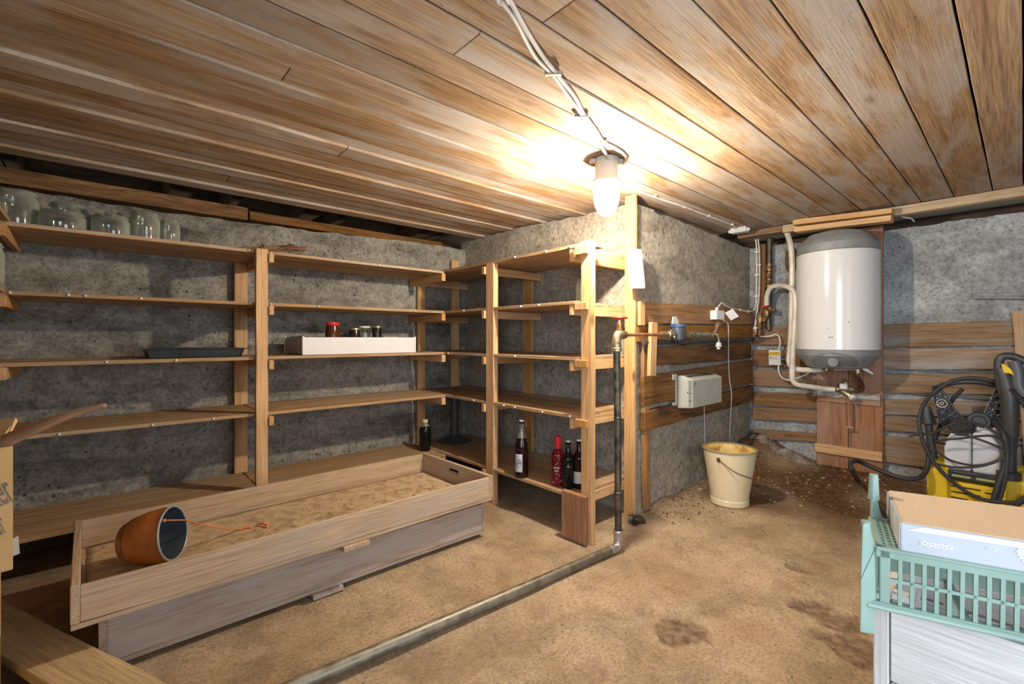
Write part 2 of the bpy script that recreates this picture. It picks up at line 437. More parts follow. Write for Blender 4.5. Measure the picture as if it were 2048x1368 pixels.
M['pin'] = plain('white_pin', (.85, .83, .8), .4)
M['sticker_y'] = plain('amber_sticker', (.78, .50, .04), .5)
M['lamp_body'] = plain('lamp_base', (.50, .47, .42), .5)
M['olive'] = plain('olive_paint', (.30, .31, .26), .8)

# ------------------------------------------------------------------ the setting
XF, XB, YB, YL, YF, XW = 1.76, 2.256, 1.468, 3.09, 2.635, 3.886
CZ = 1.80
def sm(a, b, x):
    t = max(0, min(1, (x - a) / (b - a))); return t * t * (3 - 2 * t)
PATCH = [(1362, 1262, .085, .06), (1430, 1225, .06, .03), (1625, 1210, .10, .035), (1700, 1245, .11, .04), (1720, 1300, .10, .07), (1640, 1268, .04, .025),
         (940, 1195, .10, .05), (1000, 1285, .13, .07), (880, 1330, .17, .06), (1180, 1340, .05, .05), (1270, 1215, .06, .03)]
PW = [(pZ(a, b), r1, r2, 1.0 if a > 1300 and a != 1430 else .38) for a, b, r1, r2 in PATCH]
HOLE = pZ(1602, 1136)
def patch_at(x, y):
    v = 0
    for c, ra, rb, st_ in PW:
        dx, dy = x - c.x, y - c.y
        u = dx * RT.x + dy * RT.y; q = dx * FW.x + dy * FW.y
        if abs(u) > 3 * ra or abs(q) > 4 * rb: continue
        d = math.hypot(u / ra, q / (rb * 1.3)) + .45 * noise.noise(Vector((x * 9, y * 9, 0))) + .22 * noise.noise(Vector((x * 40, y * 40, 4)))
        v = max(v, st_ * (1 - sm(.85, 1.0, d)))
    v = max(v, 1 - sm(.03, .05, math.hypot(x - HOLE.x, y - HOLE.y)))
    return v
def soil_at(x, y):
    s = sm(2.45, 3.2, x) * sm(-.3, .7, y) * 1.15
    s = max(s, sm(1.22, 1.46, y) * sm(2.2, 2.5, x) * .75)
    s = max(s, sm(3.2, 3.7, x) * .8)
    return s * (.65 + .5 * noise.noise(Vector((x * 3, y * 3, 1))))
def floor_z(x, y):
    z = .006 * noise.noise(Vector((x * 2.2, y * 2.2, 0))) + .002 * noise.noise(Vector((x * 9, y * 9, 0)))
    if x > 2.3: z = z * 1 + .10 * sm(3.35, 3.85, x) + .13 * sm(3.35, 3.8, x) * sm(.95, 1.4, y) * (1 + .4 * noise.noise(Vector((x * 7, y * 7, 2))))
    if 2.3 < x and y < YB: z += .03 * sm(1.33, 1.45, y) * (1 + noise.noise(Vector((x * 8, y * 8, 5)))) * sm(2.3, 2.5, x)
    if x > 2.8: z += .006 * noise.noise(Vector((x * 22, y * 22, 7)))
    z -= .008 * patch_at(x, y)
    d = math.hypot(x - HOLE.x, y - HOLE.y); z -= .045 * (1 - sm(.035, .055, d)); z += .006 * math.exp(-((d - .065) / .012) ** 2)
    return z
def build_floor():
    x0, x1, y0, y1, st = -.9, 3.95, -1.35, 3.6, .017
    nx, ny = int((x1 - x0) / st), int((y1 - y0) / st); mb = MB(); vs = []; so = []; pa = []
    for j in range(ny + 1):
        for i in range(nx + 1):
            x, y = x0 + i * st, y0 + j * st
            vs.append(Vector((x, y, floor_z(x, y)))); so.append(max(0, soil_at(x, y))); pa.append(patch_at(x, y))
    fs = [(j * (nx + 1) + i, j * (nx + 1) + i + 1, (j + 1) * (nx + 1) + i + 1, (j + 1) * (nx + 1) + i) for j in range(ny) for i in range(nx)]
    mb.add(vs, fs, [v.copy() for v in vs], .5, True)
    o = struct(mb, 'floor', M['floor'], origin=(0, 0, 0))
    a = o.data.attributes.new('soil', 'FLOAT', 'POINT'); a.data.foreach_set('value', so)
    a = o.data.attributes.new('patch', 'FLOAT', 'POINT'); a.data.foreach_set('value', pa)
build_floor()

def rough_wall(name, mat, org, ux, uz, w_, h_, th, top=None, st=.04, amp=.008, seams=(), side_cap=True):
    """slab with an uneven cast face; ux along the wall, uz up, thickness away from the room"""
    org, ux, uz = Vector(org), Vector(ux), Vector(uz); nrm = ux.cross(uz).normalized(); mb = MB()
    nx, nz = max(1, int(w_ / st)), max(1, int(h_ / st)); vs = []
    for j in range(nz + 1):
        for i in range(nx + 1):
            u, v = w_ * i / nx, h_ * j / nz
            if top: v = v * top(u) / h_
            q = org + ux * u + uz * v
            qs = Vector((q.x * .7, q.y * .7, q.z * 1.8)); d = amp * (noise.noise(qs * 2.3) + .5 * noise.noise(qs * 7) + .3 * noise.noise(qs * 19))
            for sz in seams: d += .012 * math.exp(-((v - sz) / .018) ** 2) * (.35 + noise.noise(q * 9))
            if j == nz: q = q + uz * .010 * noise.noise(q * 14)
            vs.append(q + nrm * d)
    n = len(vs); vs += [v - nrm * th for v in vs]
    W = nx + 1; fs = []
    for j in range(nz):
        for i in range(nx):
            a = j * W + i; fs.append((a, a + 1, a + 1 + W, a + W))
    for i in range(nx):
        a = nz * W + i; fs.append((a, a + 1, a + 1 + n, a + n)); fs.append((i + 1, i, i + n, i + 1 + n))
    for j in range(nz):
        a = j * W; fs.append((a, a + W, a + W + n, a + n)); a = j * W + nx; fs.append((a + W, a, a + n, a + W + n))
    fs.append((n, n + nz * W, n + nz * W + nx, n + nx))
    mb.add(vs, fs, [v.copy() for v in vs], .5, True)
    return struct(mb, name, mat, origin=(0, 0, 0), angle=50)
# far left wall (along X at Y=YL), face towards -Y
rough_wall('wall_left', M['c_left'], (-.85, YL, -.05), (1, 0, 0), (0, 0, 1), 3.15, 1.74, .16, top=lambda u: 1.73 + .05 * sm(1.2, 3, u), amp=.012)
# concrete block standing out into the room
rough_wall('wall_block', M['c_block'], (XB, YL + .05, -.05), (0, -1, 0), (0, 0, 1), YL + .05 - YB, 1.8, .2, top=lambda u: 1.845 - .03 * sm(.5, 1.6, u), amp=.005, st=.025, seams=(.55, 1.05, 1.5))
rough_wall('wall_block', M['c_block'], (XB, YB, -.05), (1, 0, 0), (0, 0, 1), XW + .05 - XB, 1.8, .2, top=lambda u: 1.80 - .03 * sm(.3, 1.6, u), amp=.005, st=.025, seams=(.75, 1.22, 1.42, 1.6))
# wall with the boiler
rough_wall('wall_right', M['c_right'], (XW, YB + .3, -.05), (0, -1, 0), (0, 0, 1), YB + .3 + 1.35, 1.77, .2, top=lambda u: 1.765, amp=.006)
rough_wall('wall_side', M['c_left'], (-.86, -.16, -.05), (0, 1, 0), (0, 0, 1), 3.45, 2.0, .15)
rough_wall('wall_side', M['c_left'], (-.86, -1.35, -.05), (0, 1, 0), (0, 0, 1), 1.2, .55, .15)
rough_wall('wall_front', M['c_right'], (.55, -1.33, -.05), (-1, 0, 0), (0, 0, 1), 1.45, 2.0, .15)
rough_wall('wall_front', M['c_right'], (3.95, -1.33, -.05), (-1, 0, 0), (0, 0, 1), 2.35, 2.0, .15)

# ceiling: sawn boards running along X, lapped near the left wall
def build_ceiling():
    ys = [2.95]
    known = [1.685, 1.57, 1.45, 1.33, 1.205, 1.08, .95, .82, .68, .525, .402, .263, .112]
    y = 2.95
    while y > 1.80: y -= U(.085, .12); ys.append(y)
    ys = [v for v in ys if v > 1.74] + known
    y = .112
    while y > -1.4: y -= U(.11, .14); ys.append(y)
    mb = MB()
    for i in range(len(ys) - 1):
        a, b = ys[i], ys[i + 1]; yc = (a + b) / 2
        zz = CZ + (.012 if (i % 3 == 1 and yc > 1.5) else 0) + U(-.002, .002) + (.006 if (i % 3 == 2 and yc > 1.5) else 0)
        gap = .003 if yc > 1.5 else .006
        xs = [-.85, 3.60 + U(-.012, .012)]
        if R() < .3: xs = [-.85, U(.2, 1.2), 3.60 + U(-.01, .01)]
        for k in range(len(xs) - 1):
            mb.plank((xs[k] + .001, yc, zz + .011), (xs[k + 1] - .001, yc, zz + .011), (a - b) - gap, .022, (0, 1, 0), .0012, 20)
    struct(mb, 'ceiling', M['ceil'], bevel=.002, origin=(0, 0, 0))
    d = MB(); d.box(-.9, 4.3, -1.4, 3.9, 2.06, 2.10, 0); struct(d, 'ceiling', M['beam_dark'], origin=(0, 0, 0))
build_ceiling()
# timber plate on the left wall and the void behind it, shade put into its dark colour
t = MB(); t.box(-.85, .66, YL - .01, YL + .12, 1.70, 1.772, 0, .004); struct(t, 'trim_1', wood('wall_plate_timber', (.34, .16, .05), (.13, .06, .02), None, 0, .85, .3, .5, .7, .003, 1.6))
t = MB(); t.box(.68, 2.05, YL + .03, YL + .16, 1.715, 1.765, 0, .004); struct(t, 'trim_2', M['old'])
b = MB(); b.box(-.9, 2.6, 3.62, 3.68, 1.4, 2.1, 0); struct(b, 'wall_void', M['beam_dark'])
for i, x in enumerate((-.62, -.44, -.33, .30, .60, 1.02, 1.25, 1.9, 2.05)):
    b = MB(); b.box(x, x + (.10 if i % 2 else .045), 2.93, 3.66, 1.83, 1.96, 1, .004); struct(b, 'trim_%d' % (3 + i), M['beam_dark'])
b = MB(); b.box(2.24, 4.2, 1.55, 3.7, 1.88, 1.96, 0); struct(b, 'trim_12', M['beam_dark'])
b = MB(); b.box(3.66, 4.1, -1.3, 1.9, 1.86, 1.93, 1); struct(b, 'trim_13', M['beam_dark'])
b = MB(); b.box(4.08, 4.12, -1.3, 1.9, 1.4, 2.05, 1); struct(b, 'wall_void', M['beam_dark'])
# light joist under the ends of the ceiling boards, right side
b = MB(); b.box(3.60, 3.66, -1.3, 1.14, 1.745, 1.797, 1, .003); struct(b, 'trim_14', wood('joist_edge', (.60, .45, .28), (.44, .30, .17), None, 0, .8, .2, .4, .4), bevel=.002)
b = MB(); b.box(3.66, 3.90, -1.3, 1.44, 1.765, 1.83, 1, .003); struct(b, 'trim_15', M['olive'])
b = MB(); b.box(3.63, 3.70, 1.0, 1.46, 1.76, 1.80, 1, .003); struct(b, 'trim_16', M['old'])

# ------------------------------------------------------------------ ceiling lamp
lp = T('ceiling_lamp', 'lit bulkhead lamp with a frosted glass globe hanging from the board ceiling', 'lamp', (LAMP.x, LAMP.y, CZ))
m_ = MB()
m_.lathe([(0, 0), (.055, 0), (.055, -.012), (.050, -.02), (.050, -.088), (.060, -.092), (.061, -.108), (0, -.108)], (LAMP.x, LAMP.y, CZ), 28)
for s_ in (-1, 1):
    q = RT * s_ * .06
    m_.plank((LAMP.x + q.x * .6, LAMP.y + q.y * .6, CZ - .009), (LAMP.x + q.x * 1.25, LAMP.y + q.y * 1.25, CZ - .009), .028, .016, FW)
m_.build('base', M['lamp_body'], lp, bevel=.002)
g = N('lit_frosted_globe'); tb = g.n('ShaderNodeBsdfTransparent'); em = g.n('ShaderNodeEmission'); em.inputs[0].default_value = (1, .93, .8, 1); em.inputs[1].default_value = 9
mx = g.n('ShaderNodeMixShader'); mx.inputs[0].default_value = .22; g.l(tb.outputs[0], mx.inputs[1]); g.l(em.outputs[0], mx.inputs[2]); g.l(mx.outputs[0], g.out.inputs[0])
m_ = MB(); m_.lathe([(.052, -.108), (.058, -.109), (.061, -.12), (.058, -.17), (.053, -.205), (.040, -.235), (.022, -.252), (0, -.257)], (LAMP.x, LAMP.y, CZ), 32)
m_.build('globe', g.m, lp)
e2 = N('lit_bulb'); em = e2.n('ShaderNodeEmission'); em.inputs[0].default_value = (1, .87, .68, 1); em.inputs[1].default_value = 3800; e2.l(em.outputs[0], e2.out.inputs[0])
m_ = MB(); m_.lathe([(.013, -.085), (.013, -.190), (0, -.190)], (LAMP.x, LAMP.y, CZ), 16); m_.build('bulb_socket', M['lamp_body'], lp)
m_ = MB(); m_.sphere((LAMP.x, LAMP.y, CZ - .214), .026, 14); m_.build('bulb', e2.m, lp)

# ------------------------------------------------------------------ cables on the ceiling
def cable(name, pts, r, mat, label, cat='cable', clips=(), k=6, clip_mat=None, group=None):
    c = T(name, label, cat, pts[0], group)
    mb = MB(); mb.tube(smooth(pts, k), r, 8); mb.build('sheath', mat, c)
    for p, d in clips:
        p = Vector(p); q = MB(); q.plank(p - Vector(d) * .5, p + Vector(d) * .5, .012, r * 1.2 + .006, (0, 0, 1)); q.build('clip', clip_mat or M['pin'], c, bevel=.001)
    return c
zc = CZ - .008
def cz(px, py, z=zc): return pZ(px, py, z)
A1 = [Vector((.30, .60, zc)), cz(985, -20), cz(1005, 5), cz(1030, 40), cz(1068, 110), cz(1106, 150), cz(1135, 190), cz(1163, 228), cz(1185, 260), cz(1200, 288), cz(1207, 300), Vector((LAMP.x - .03, LAMP.y - .035, CZ - .02)), Vector((LAMP.x - .025, LAMP.y - .03, CZ - .05))]
clipd = RT * .05
cable('ceiling_cable', A1, .0065, M['cable_grey'], 'grey cable clipped to the ceiling, the left strand running down into the lamp', 'cable',
      [(cz(1106, 147, CZ - .01), clipd), (cz(1163, 232, CZ - .01), clipd), (cz(1206, 285, CZ - .01), RT * .03)], clip_mat=M['zinc'])
A2 = [Vector((.30, .57, zc)), cz(1005, -20), cz(1022, 5), cz(1052, 60), cz(1085, 112), cz(1112, 146), cz(1150, 195), cz(1168, 228), cz(1190, 258), cz(1208, 285), cz(1228, 296), cz(1245, 306), cz(1252, 318), cz(1245, 335), cz(1240, 352), cz(1242, 366), cz(1280, 383), cz(1312, 395), cz(1367, 413), cz(1420, 433), cz(1464, 450), cz(1470, 456)]
cable('ceiling_cable', A2, .006, M['cable_white'], 'pale cable passing the lamp and crossing the ceiling to the grey junction box', 'cable',
      [(cz(1310, 393), FW * .016), (cz(1368, 414), FW * .016), (cz(1417, 432), FW * .016), (cz(1464, 449), FW * .016)])
jb = T('junction_box', 'small grey junction box on the ceiling edge above the block corner', 'junction box', cz(1480, 462, CZ - .03))
c0 = cz(1479, 461, CZ - .02); q = MB(); q.plank(c0 - Vector((.02, .055, 0)), c0 + Vector((.02, -.055, 0)) * 1 + Vector((0, 0, 0)), .05, .035, (1, 0, 0))
q = MB(); q.box(c0.x - .03, c0.x + .03, c0.y - .055, c0.y + .055, c0.z - .018, c0.z + .02, 1); q.build('box_body', M['rubber_grey'], jb, bevel=.004, seg=2)
q = MB(); q.tube([(c0.x, c0.y - .055, c0.z), (c0.x, c0.y - .07, c0.z)], .012); q.build('gland', M['white_plastic'], jb); q = MB(); q.tube([(c0.x - .012, c0.y + .055, c0.z), (c0.x - .012, c0.y + .07, c0.z)], .012); q.build('gland', M['white_plastic'], jb)

# ------------------------------------------------------------------ shelving
LV = [1.455, 1.185, .905, .615, .215]      # tops of shelf boards
TH = .018
def shelf_boards(x0, x1, y0, y1, z, along, n, name='shelf', parent=None, mat=None, notch=False):
    mb = MB()
    if along == 0:
        wv = (y1 - y0) / n
        for i in range(n): mb.box(x0 + U(0, .006), x1 - U(0, .006), y0 + wv * i + .0012, y0 + wv * (i + 1) - .0012, z - TH + U(0, .0015), z + U(-.0015, 0), 0, .0012)
    else:
        wv = (x1 - x0) / n
        for i in range(n): mb.box(x0 + wv * i + .0012, x0 + wv * (i + 1) - .0012, (1.508 if notch and i > 0 else y0) + U(0, .006), y1 - U(0, .006), z - TH + U(0, .0015), z + U(-.0015, 0), 1, .0012)
    return mb.build(name, mat or M['pine_dusty'], parent, bevel=.0015)
def pin(p, parent, nrm):
    q = MB(); q.sphere(Vector(p) + Vector(nrm) * .002, .0052, 10, (1, 1, 1)); return q.build('pin', M['pin'], parent)
def stick(x0, x1, y0, y1, z0, z1, axis, name, parent, mat=None, jit=.0012):
    q = MB(); q.box(x0, x1, y0, y1, z0, z1, axis, jit); return q.build(name, mat or M['pine'], parent, bevel=.002)
ls = T('shelving_unit', 'long pine shelving unit standing along the far left concrete wall', 'shelf', (.62, 2.85, 0), 'home-made pine shelving')
PX = {0: [(-1.0 + 1.0 * 0 + (30 - 0) * 0, 0)]}
stick(.595, .650, YF - .035, YF - .005, 0, LV[0] + .002, 2, 'post', ls, M['post'])
stick(-.325, -.284, YF - .03, YF - .005, 0, LV[0], 2, 'post', ls, M['post'])
stick(.585, .652, 3.045, 3.072, LV[4], LV[0] - TH, 2, 'post', ls, M['post'])
stick(1.790, 1.852, 3.045, 3.072, LV[4], LV[0] - TH, 2, 'post', ls, M['post'])
PINS = {0: [(498, 490), (542, 499), (758, 529), (845, 531)], 1: [(20, 585), (137, 590), (171, 592), (282, 597), (500, 601), (542, 603), (637, 608), (830, 618)],
        2: [(213, 721), (352, 717), (893, 705)], 3: [(118, 861), (305, 842), (427, 829), (522, 822), (889, 792)], 4: []}
for k, z in enumerate(LV):
    nb = 4
    a = shelf_boards(-.80, .6265, YF + (0 if k < 4 else -.02), 3.065, z, 0, nb, 'shelf', ls)
    b = shelf_boards(.6275, 1.755, YF + (0 if k < 4 else -.02), 3.065, z, 0, nb, 'shelf', ls)
    if k < 4:
        for (px, py) in PINS[k]:
            p = pY(px, py, YF - .001); p.z = z - .008
            pin(p, a if p.x < .627 else b, (0, -1, 0))
    for (x0, x1) in ((.652, .676), (-.283, -.262)):
        stick(x0, x1, YF - .045, 3.045, z - TH - .048, z - TH - .001, 1, 'cleat', ls)
    stick(1.725, 1.755, YF - .01, 3.06, z - TH - .05, z - TH - .001, 1, 'cleat', ls)
rs = T('shelving_unit', 'shorter pine shelving unit standing against the concrete block', 'shelf', (2.0, 2.2, 0), 'home-made pine shelving')
stick(XF, XF + .030, 1.385, 1.452, 0, LV[0] + .018, 2, 'post', rs, M['post'])
stick(XF, XF + .038, 2.125, 2.195, 0, LV[0], 2, 'post', rs, M['pine'])
stick(2.215, 2.240, 2.262, 2.352, LV[4], LV[0] - TH - .03, 2, 'post', rs, M['pine'])
stick(2.095, 2.168, 3.045, 3.068, LV[4], 1.62, 2, 'post', rs, M['post'])
P2 = {0: [(1030, 508), (1092, 496), (1140, 487)], 1: [(928, 619), (1042, 610), (1078, 607)], 2: [(897, 705), (1030, 711)], 3: [(948, 806), (1008, 810), (1030, 812), (1085, 818), (1140, 825)], 4: []}
for k, z in enumerate(LV):
    dz = (.012 if k == 0 else 0)
    a = shelf_boards(XF, XB - .008, 1.455 if k else 1.40, 3.04, z + dz, 1, 4, 'shelf', rs, notch=True)
    if k < 4:
        for (px, py) in P2[k]:
            p = pX(px, py, XF - .001); p.z = z + dz - .008
            pin(p, a, (-1, 0, 0))
    zz = z - TH
    stick(XF + .004, XB - .012, 1.506, 1.530, zz - .052, zz - .001 + dz, 0, 'cleat', rs, M['post'])
    stick(XF - .012, XB - .012, 2.197, 2.222, zz - .048, zz - .001, 0, 'cleat', rs)
    stick(1.80, 2.235, 3.02, 3.044, zz - .05, zz - .001, 0, 'cleat', rs)
    stick(XF - .022, XF - .002, 1.40, 1.475, zz - .03, zz + .006 + dz, 2, 'cleat_end', rs, M['pine'])
# third unit, only its inner edge in view at the far left
ss = T('shelving_unit', 'pine shelving unit on the side wall, only its edge showing at the far left', 'shelf', (-.5, 2.0, 0), 'home-made pine shelving')
for k, z in enumerate(LV[:4]):
    shelf_boards(-.80, -.25 if k == 0 else -.262, 1.95, 2.585, z + .004, 1, 4, 'shelf', ss)
    stick(-.80, -.262, 1.96, 1.98, z - TH - .045, z - TH - .001, 0, 'cleat', ss)
stick(-.303, -.262, 1.90, 1.949, 0, LV[0], 2, 'post', ss, M['post'])

# ------------------------------------------------------------------ timbers at the block corner
q = MB(); q.plank((2.205, 1.470, 0), (2.212, 1.466, CZ - .003), .066, .022, (0, 1, 0), .001); tp = one(q, 'timber_post', M['post'], 'tall pale pine stud from floor to ceiling at the corner of the block', 'post', bevel=.002)
q = MB(); q.plank((2.335, 1.445, .02), (2.315, 1.445, 1.07), .055, .024, (1, 0, 0), .003); one(q, 'timber_stud', M['old_warm'], 'reddish upright batten on the block face, right of the tall pine stud', 'batten', bevel=.002)
q = MB(); q.plank((1.735, 1.47, .012), (1.735, 1.47, .242), .15, .030, (0, 1, 0), .002)
one(q, 'short_board', M['panel'], 'short reddish board propped upright against the foot of the shelf post', 'board', bevel=.003)
# paper pinned to the stud
pa = T('paper_sheet', 'white printed paper sheet pinned to the tall pine stud', 'paper', (2.2, 1.43, 1.3))
p0, p1, p2, p3 = pX(1257, 498, 2.19), pX(1284, 497, 2.19), pX(1290, 578, 2.17), pX(1260, 578, 2.17)
def on_ray(px, py, d): return Vector((0, 0, 1)) + (FW + RT * (px - CX) / F + Vector((0, 0, 1)) * (CY - py) / F) * d
D0 = 2.52
p0, p1, p2, p3 = on_ray(1257, 497, 2.53), on_ray(1283, 499, 2.50), on_ray(1291, 577, 2.46), on_ray(1259, 577, 2.47)
q = MB(); vs = []; nn = 8
for j in range(nn + 1):
    for i in range(nn + 1):
        u, v = i / nn, j / nn
        c = (p0 * (1 - u) + p1 * u) * (1 - v) + (p3 * (1 - u) + p2 * u) * v
        c = c - FW * .006 * math.sin(u * PI); vs.append(c)
fs = [(j * 9 + i, j * 9 + i + 1, j * 9 + i + 10, j * 9 + i + 9) for j in range(8) for i in range(8)]
q.add(vs, fs, [v.copy() for v in vs], .5, True); sheet = q.build('sheet', M['paper'], pa)
sd = sheet.modifiers.new('t', 'SOLIDIFY'); sd.thickness = .0006
q = MB()
for j in range(17):
    v = .09 + j * .032; a, b = .14, (.86 if j != 0 else .9)
    if j == 16: break
    for i in range(6):
        ua, ub = a + (b - a) * i / 6, a + (b - a) * (i + (.55 if j == 0 else 1)) / 6
        ca = (p0 * (1 - ua) + p1 * ua) * (1 - v) + (p3 * (1 - ua) + p2 * ua) * v - FW * (.0064 * math.sin(ua * PI) + .0007)
        cb = (p0 * (1 - ub) + p1 * ub) * (1 - v) + (p3 * (1 - ub) + p2 * ub) * v - FW * (.0064 * math.sin(ub * PI) + .0007)
        q.plank(ca, cb, .0035 if j == 0 else .0014, .0004, (0, 0, 1))
q.build('printed_lines', M['ink_faint'], pa)
q = MB(); c = (p0 * .62 + p1 * .38) - FW * .007; c.z -= .012; q.sphere(c, .004, 8); q.build('nail', M['rust'], pa)

# ------------------------------------------------------------------ boards on the block's long face
YP = YB - .010
def face_board(lx, lt, lb, rx, rt, rb, th, mat, label, jit=.003, y=YP, cat='board', name='wall_board', bev=.003, group=None):
    a0, a1, b0, b1 = pY(lx, lt, y - th), pY(lx, lb, y - th), pY(rx, rt, y - th), pY(rx, rb, y - th)
    q = MB(); n = 16; vs = []; gc = []; off = Vector((U(0, 50), U(0, 50), U(0, 50)))
    for i in range(n + 1):
        t = i / n; x = a0.x + (min(b0.x, XW - .035) - a0.x) * t
        zt = a0.z + (b0.z - a0.z) * t + jit * noise.noise(Vector((t * 6, off.x, 0))) * 2
        zb = a1.z + (b1.z - a1.z) * t + jit * noise.noise(Vector((t * 6, off.y, 0))) * 2
        for (yy, z) in ((y - th, zb), (y, zb), (y, zt), (y - th, zt)):
            vs.append(Vector((x, yy, z))); gc.append(Vector((x, z, yy)) + off)
    fs = [(0, 1, 2, 3)] + [(i * 4 + e, (i + 1) * 4 + e, (i + 1) * 4 + (e + 1) % 4, i * 4 + (e + 1) % 4) for i in range(n) for e in range(4)] + [(n * 4 + 3, n * 4 + 2, n * 4 + 1, n * 4)]
    q.add(vs, fs, gc)
    return one(q, name, mat, label, cat, group, bevel=bev)
GB = 'rough boards nailed across the block'
face_board(1293, 604, 648, 1512, 617, 649, .028, M['old_warm'], 'broad orange-brown board, topmost of those across the block face', group=GB)
face_board(1276, 652, 684, 1512, 651, 679, .026, M['old_warm'], 'orange-brown board behind the copper pipe and water meter', group=GB)
face_board(1318, 694, 732, 1503, 686, 716, .022, M['bark'], 'dark knotty board with bark, just below the black pipe', .006, group=GB)
face_board(1288, 753, 814, 1508, 721, 766, .026, M['old'], 'wide brown board slanting behind the wall heater', group=GB)
face_board(1290, 826, 862, 1509, 771, 800, .036, M['bark'], 'bark-edged slab below the wall heater, lowest on the block face', .008, group=GB)
q = MB(); a = pY(1284, 604, YP - .04); q.plank((a.x, YP - .035, 1.205), (a.x, YP - .035, 1.07), .05, .02, (1, 0, 0), .002); one(q, 'wood_block', M['post'], 'pale end block on the topmost board of the block face', 'wood block', bevel=.002)
q = MB(); q.plank((2.335, YP - .05, 1.03), (2.33, YP - .05, .84), .045, .022, (1, 0, 0), .003); one(q, 'wood_block', M['pine'], 'short pine offcut behind the support lath, below the copper pipe', 'wood block', bevel=.002)
a, b = pY(1306, 645, YP - .065), pY(1303, 752, YP - .065)
q = MB(); q.plank(a, b, .062, .022, (1, 0, 0), .002); one(q, 'support_lath', M['post'], 'short upright pine lath carrying the copper pipe beside the water meter', 'batten', bevel=.002)

# ------------------------------------------------------------------ iron water pipe: riser, elbow and floor run
ip = T('water_pipe', 'old iron pipe running along the floor and rising at the block corner', 'pipe', (1.803, 1.268, 0))
BX, BY, RP = 1.806, 1.268, .0165
q = MB(); q.tube([(BX + .003, BY, .06), (BX, BY, .5), (BX - .004, BY + .004, .955)], RP, 16); q.build('riser', M['iron'], ip)
q = MB(); q.tube(smooth([(BX + .003, BY, .10), (BX + .003, BY, .055), (BX - .012, BY - .0, .026), (BX - .06, BY + .004, .022)], 6), .0205, 16); q.lathe([(.0215, 0), (.024, .004), (.024, .014), (.0215, .018)], (BX + .003, BY, .085), 16)
q.build('elbow', M['zinc'], ip)
q = MB(); pts = [(BX - .05, BY + .004, .022), (1.2, 1.303, .026), (.487, 1.35, .032), (-.25, 1.398, .036)]
q.tube([Vector(p) for p in pts], .0195, 18); q.build('floor_pipe', M['iron_floor'], ip)
q = MB(); q.lathe([(.0165, 0), (.020, .003), (.020, .03), (.0165, .033)], (BX + .002, BY, .25), 16); q.lathe([(.0165, 0), (.0185, .003), (.0185, .01), (.0165, .012)], (BX, BY, .62), 16); q.build('collar', M['iron'], ip)
ztop = 1.012
q = MB(); q.tube(smooth([(BX - .004, BY + .004, .945), (BX - .004, BY + .004, .985), (BX + .010, BY + .006, ztop), (BX + .045, BY + .012, ztop + .003)], 6), .0215, 16)
q.lathe([(.0185, 0), (.024, .004), (.024, .018), (.02, .022)], (BX - .004, BY + .004, .935), 16)
q.build('elbow', M['brass'], ip)
VX = Vector((BX + .06, BY + .03, ztop + .003))
vt = T('gate_valve', 'bronze gate valve with a red handwheel on top of the iron riser', 'valve', VX)
dirv = (Vector((2.55, 1.375, 1.018)) - Vector((BX + .04, BY + .012, ztop))).normalized()
q = MB(); q.tube([VX - dirv * .035, VX - dirv * .03, VX - dirv * .012, VX + dirv * .012, VX + dirv * .03, VX + dirv * .045], [.017, .022, .018, .018, .021, .021], 8)
q.lathe([(.020, -.005), (.019, .02), (.024, .024), (.024, .036), (.015, .04), (.013, .06), (.009, .066), (.006, .07), (.006, .085), (0, .085)], VX, 16)
q.build('valve_body', M['old_brass'], vt)
q = MB(); q.tube([VX + Vector((math.cos(a) * .032, math.sin(a) * .032, .082)) for a in [2 * PI * i / 24 for i in range(25)]], .005, 8, False)
for i in range(4):
    a = PI / 4 + i * PI / 2; q.tube([VX + Vector((0, 0, .082)), VX + Vector((math.cos(a) * .032, math.sin(a) * .032, .082))], .0035, 6)
q.sphere(VX + Vector((0, 0, .083)), .009, 10); q.build('handwheel', M['red'], vt)
cpp = T('copper_pipe', 'copper pipe joining the gate valve to the water meter', 'pipe', VX)
CE = pY(1328, 669, YP - .085)
q = MB(); q.tube([VX + dirv * .04, CE], .0095, 12); q.build('tube', M['copper'], cpp)
# water meter on the block face
YM = YP - .085
def fy(px, py, y=YM): return pY(px, py, y)
wm = T('water_meter', 'dark water meter with blue rim and raised grey lid on the copper line', 'water meter', fy(1356, 672))
def hfit(a, b, prof, mat, name, parent, n=8):
    a, b = Vector(a), Vector(b); q = MB(); q.tube([a + (b - a) * t for t, r in prof], [r for t, r in prof], n); return q.build(name, mat, parent)
zl = CE.z
L0, L1 = fy(1322, 669), fy(1348, 669); L0.z = L1.z = zl
hfit(L0, L1, [(0, .014), (.1, .019), (.35, .019), (.36, .014), (.5, .014), (.52, .021), (.85, .021), (.86, .016), (1, .016)], M['brass'], 'union', wm)
c0 = fy(1356, 669); c0.z = zl
q = MB(); q.lathe([(0, -.045), (.028, -.042), (.040, -.028), (.042, .0), (.042, .045), (.040, .05)], c0, 28); q.build('meter_body', M['meter'], wm)
q = MB(); q.lathe([(.042, .042), (.047, .045), (.047, .062), (.040, .064), (0, .064)], c0, 28); q.build('meter_ring', M['blue'], wm)
q = MB(); q.poly([c0 + Vector((-.048, .012, .062)), c0 + Vector((.042, .012, .062)), c0 + Vector((.026, .02, .108)), c0 + Vector((-.022, .02, .108))], (0, .006, 0)); q.build('lid', M['rubber_grey'], wm, bevel=.003)
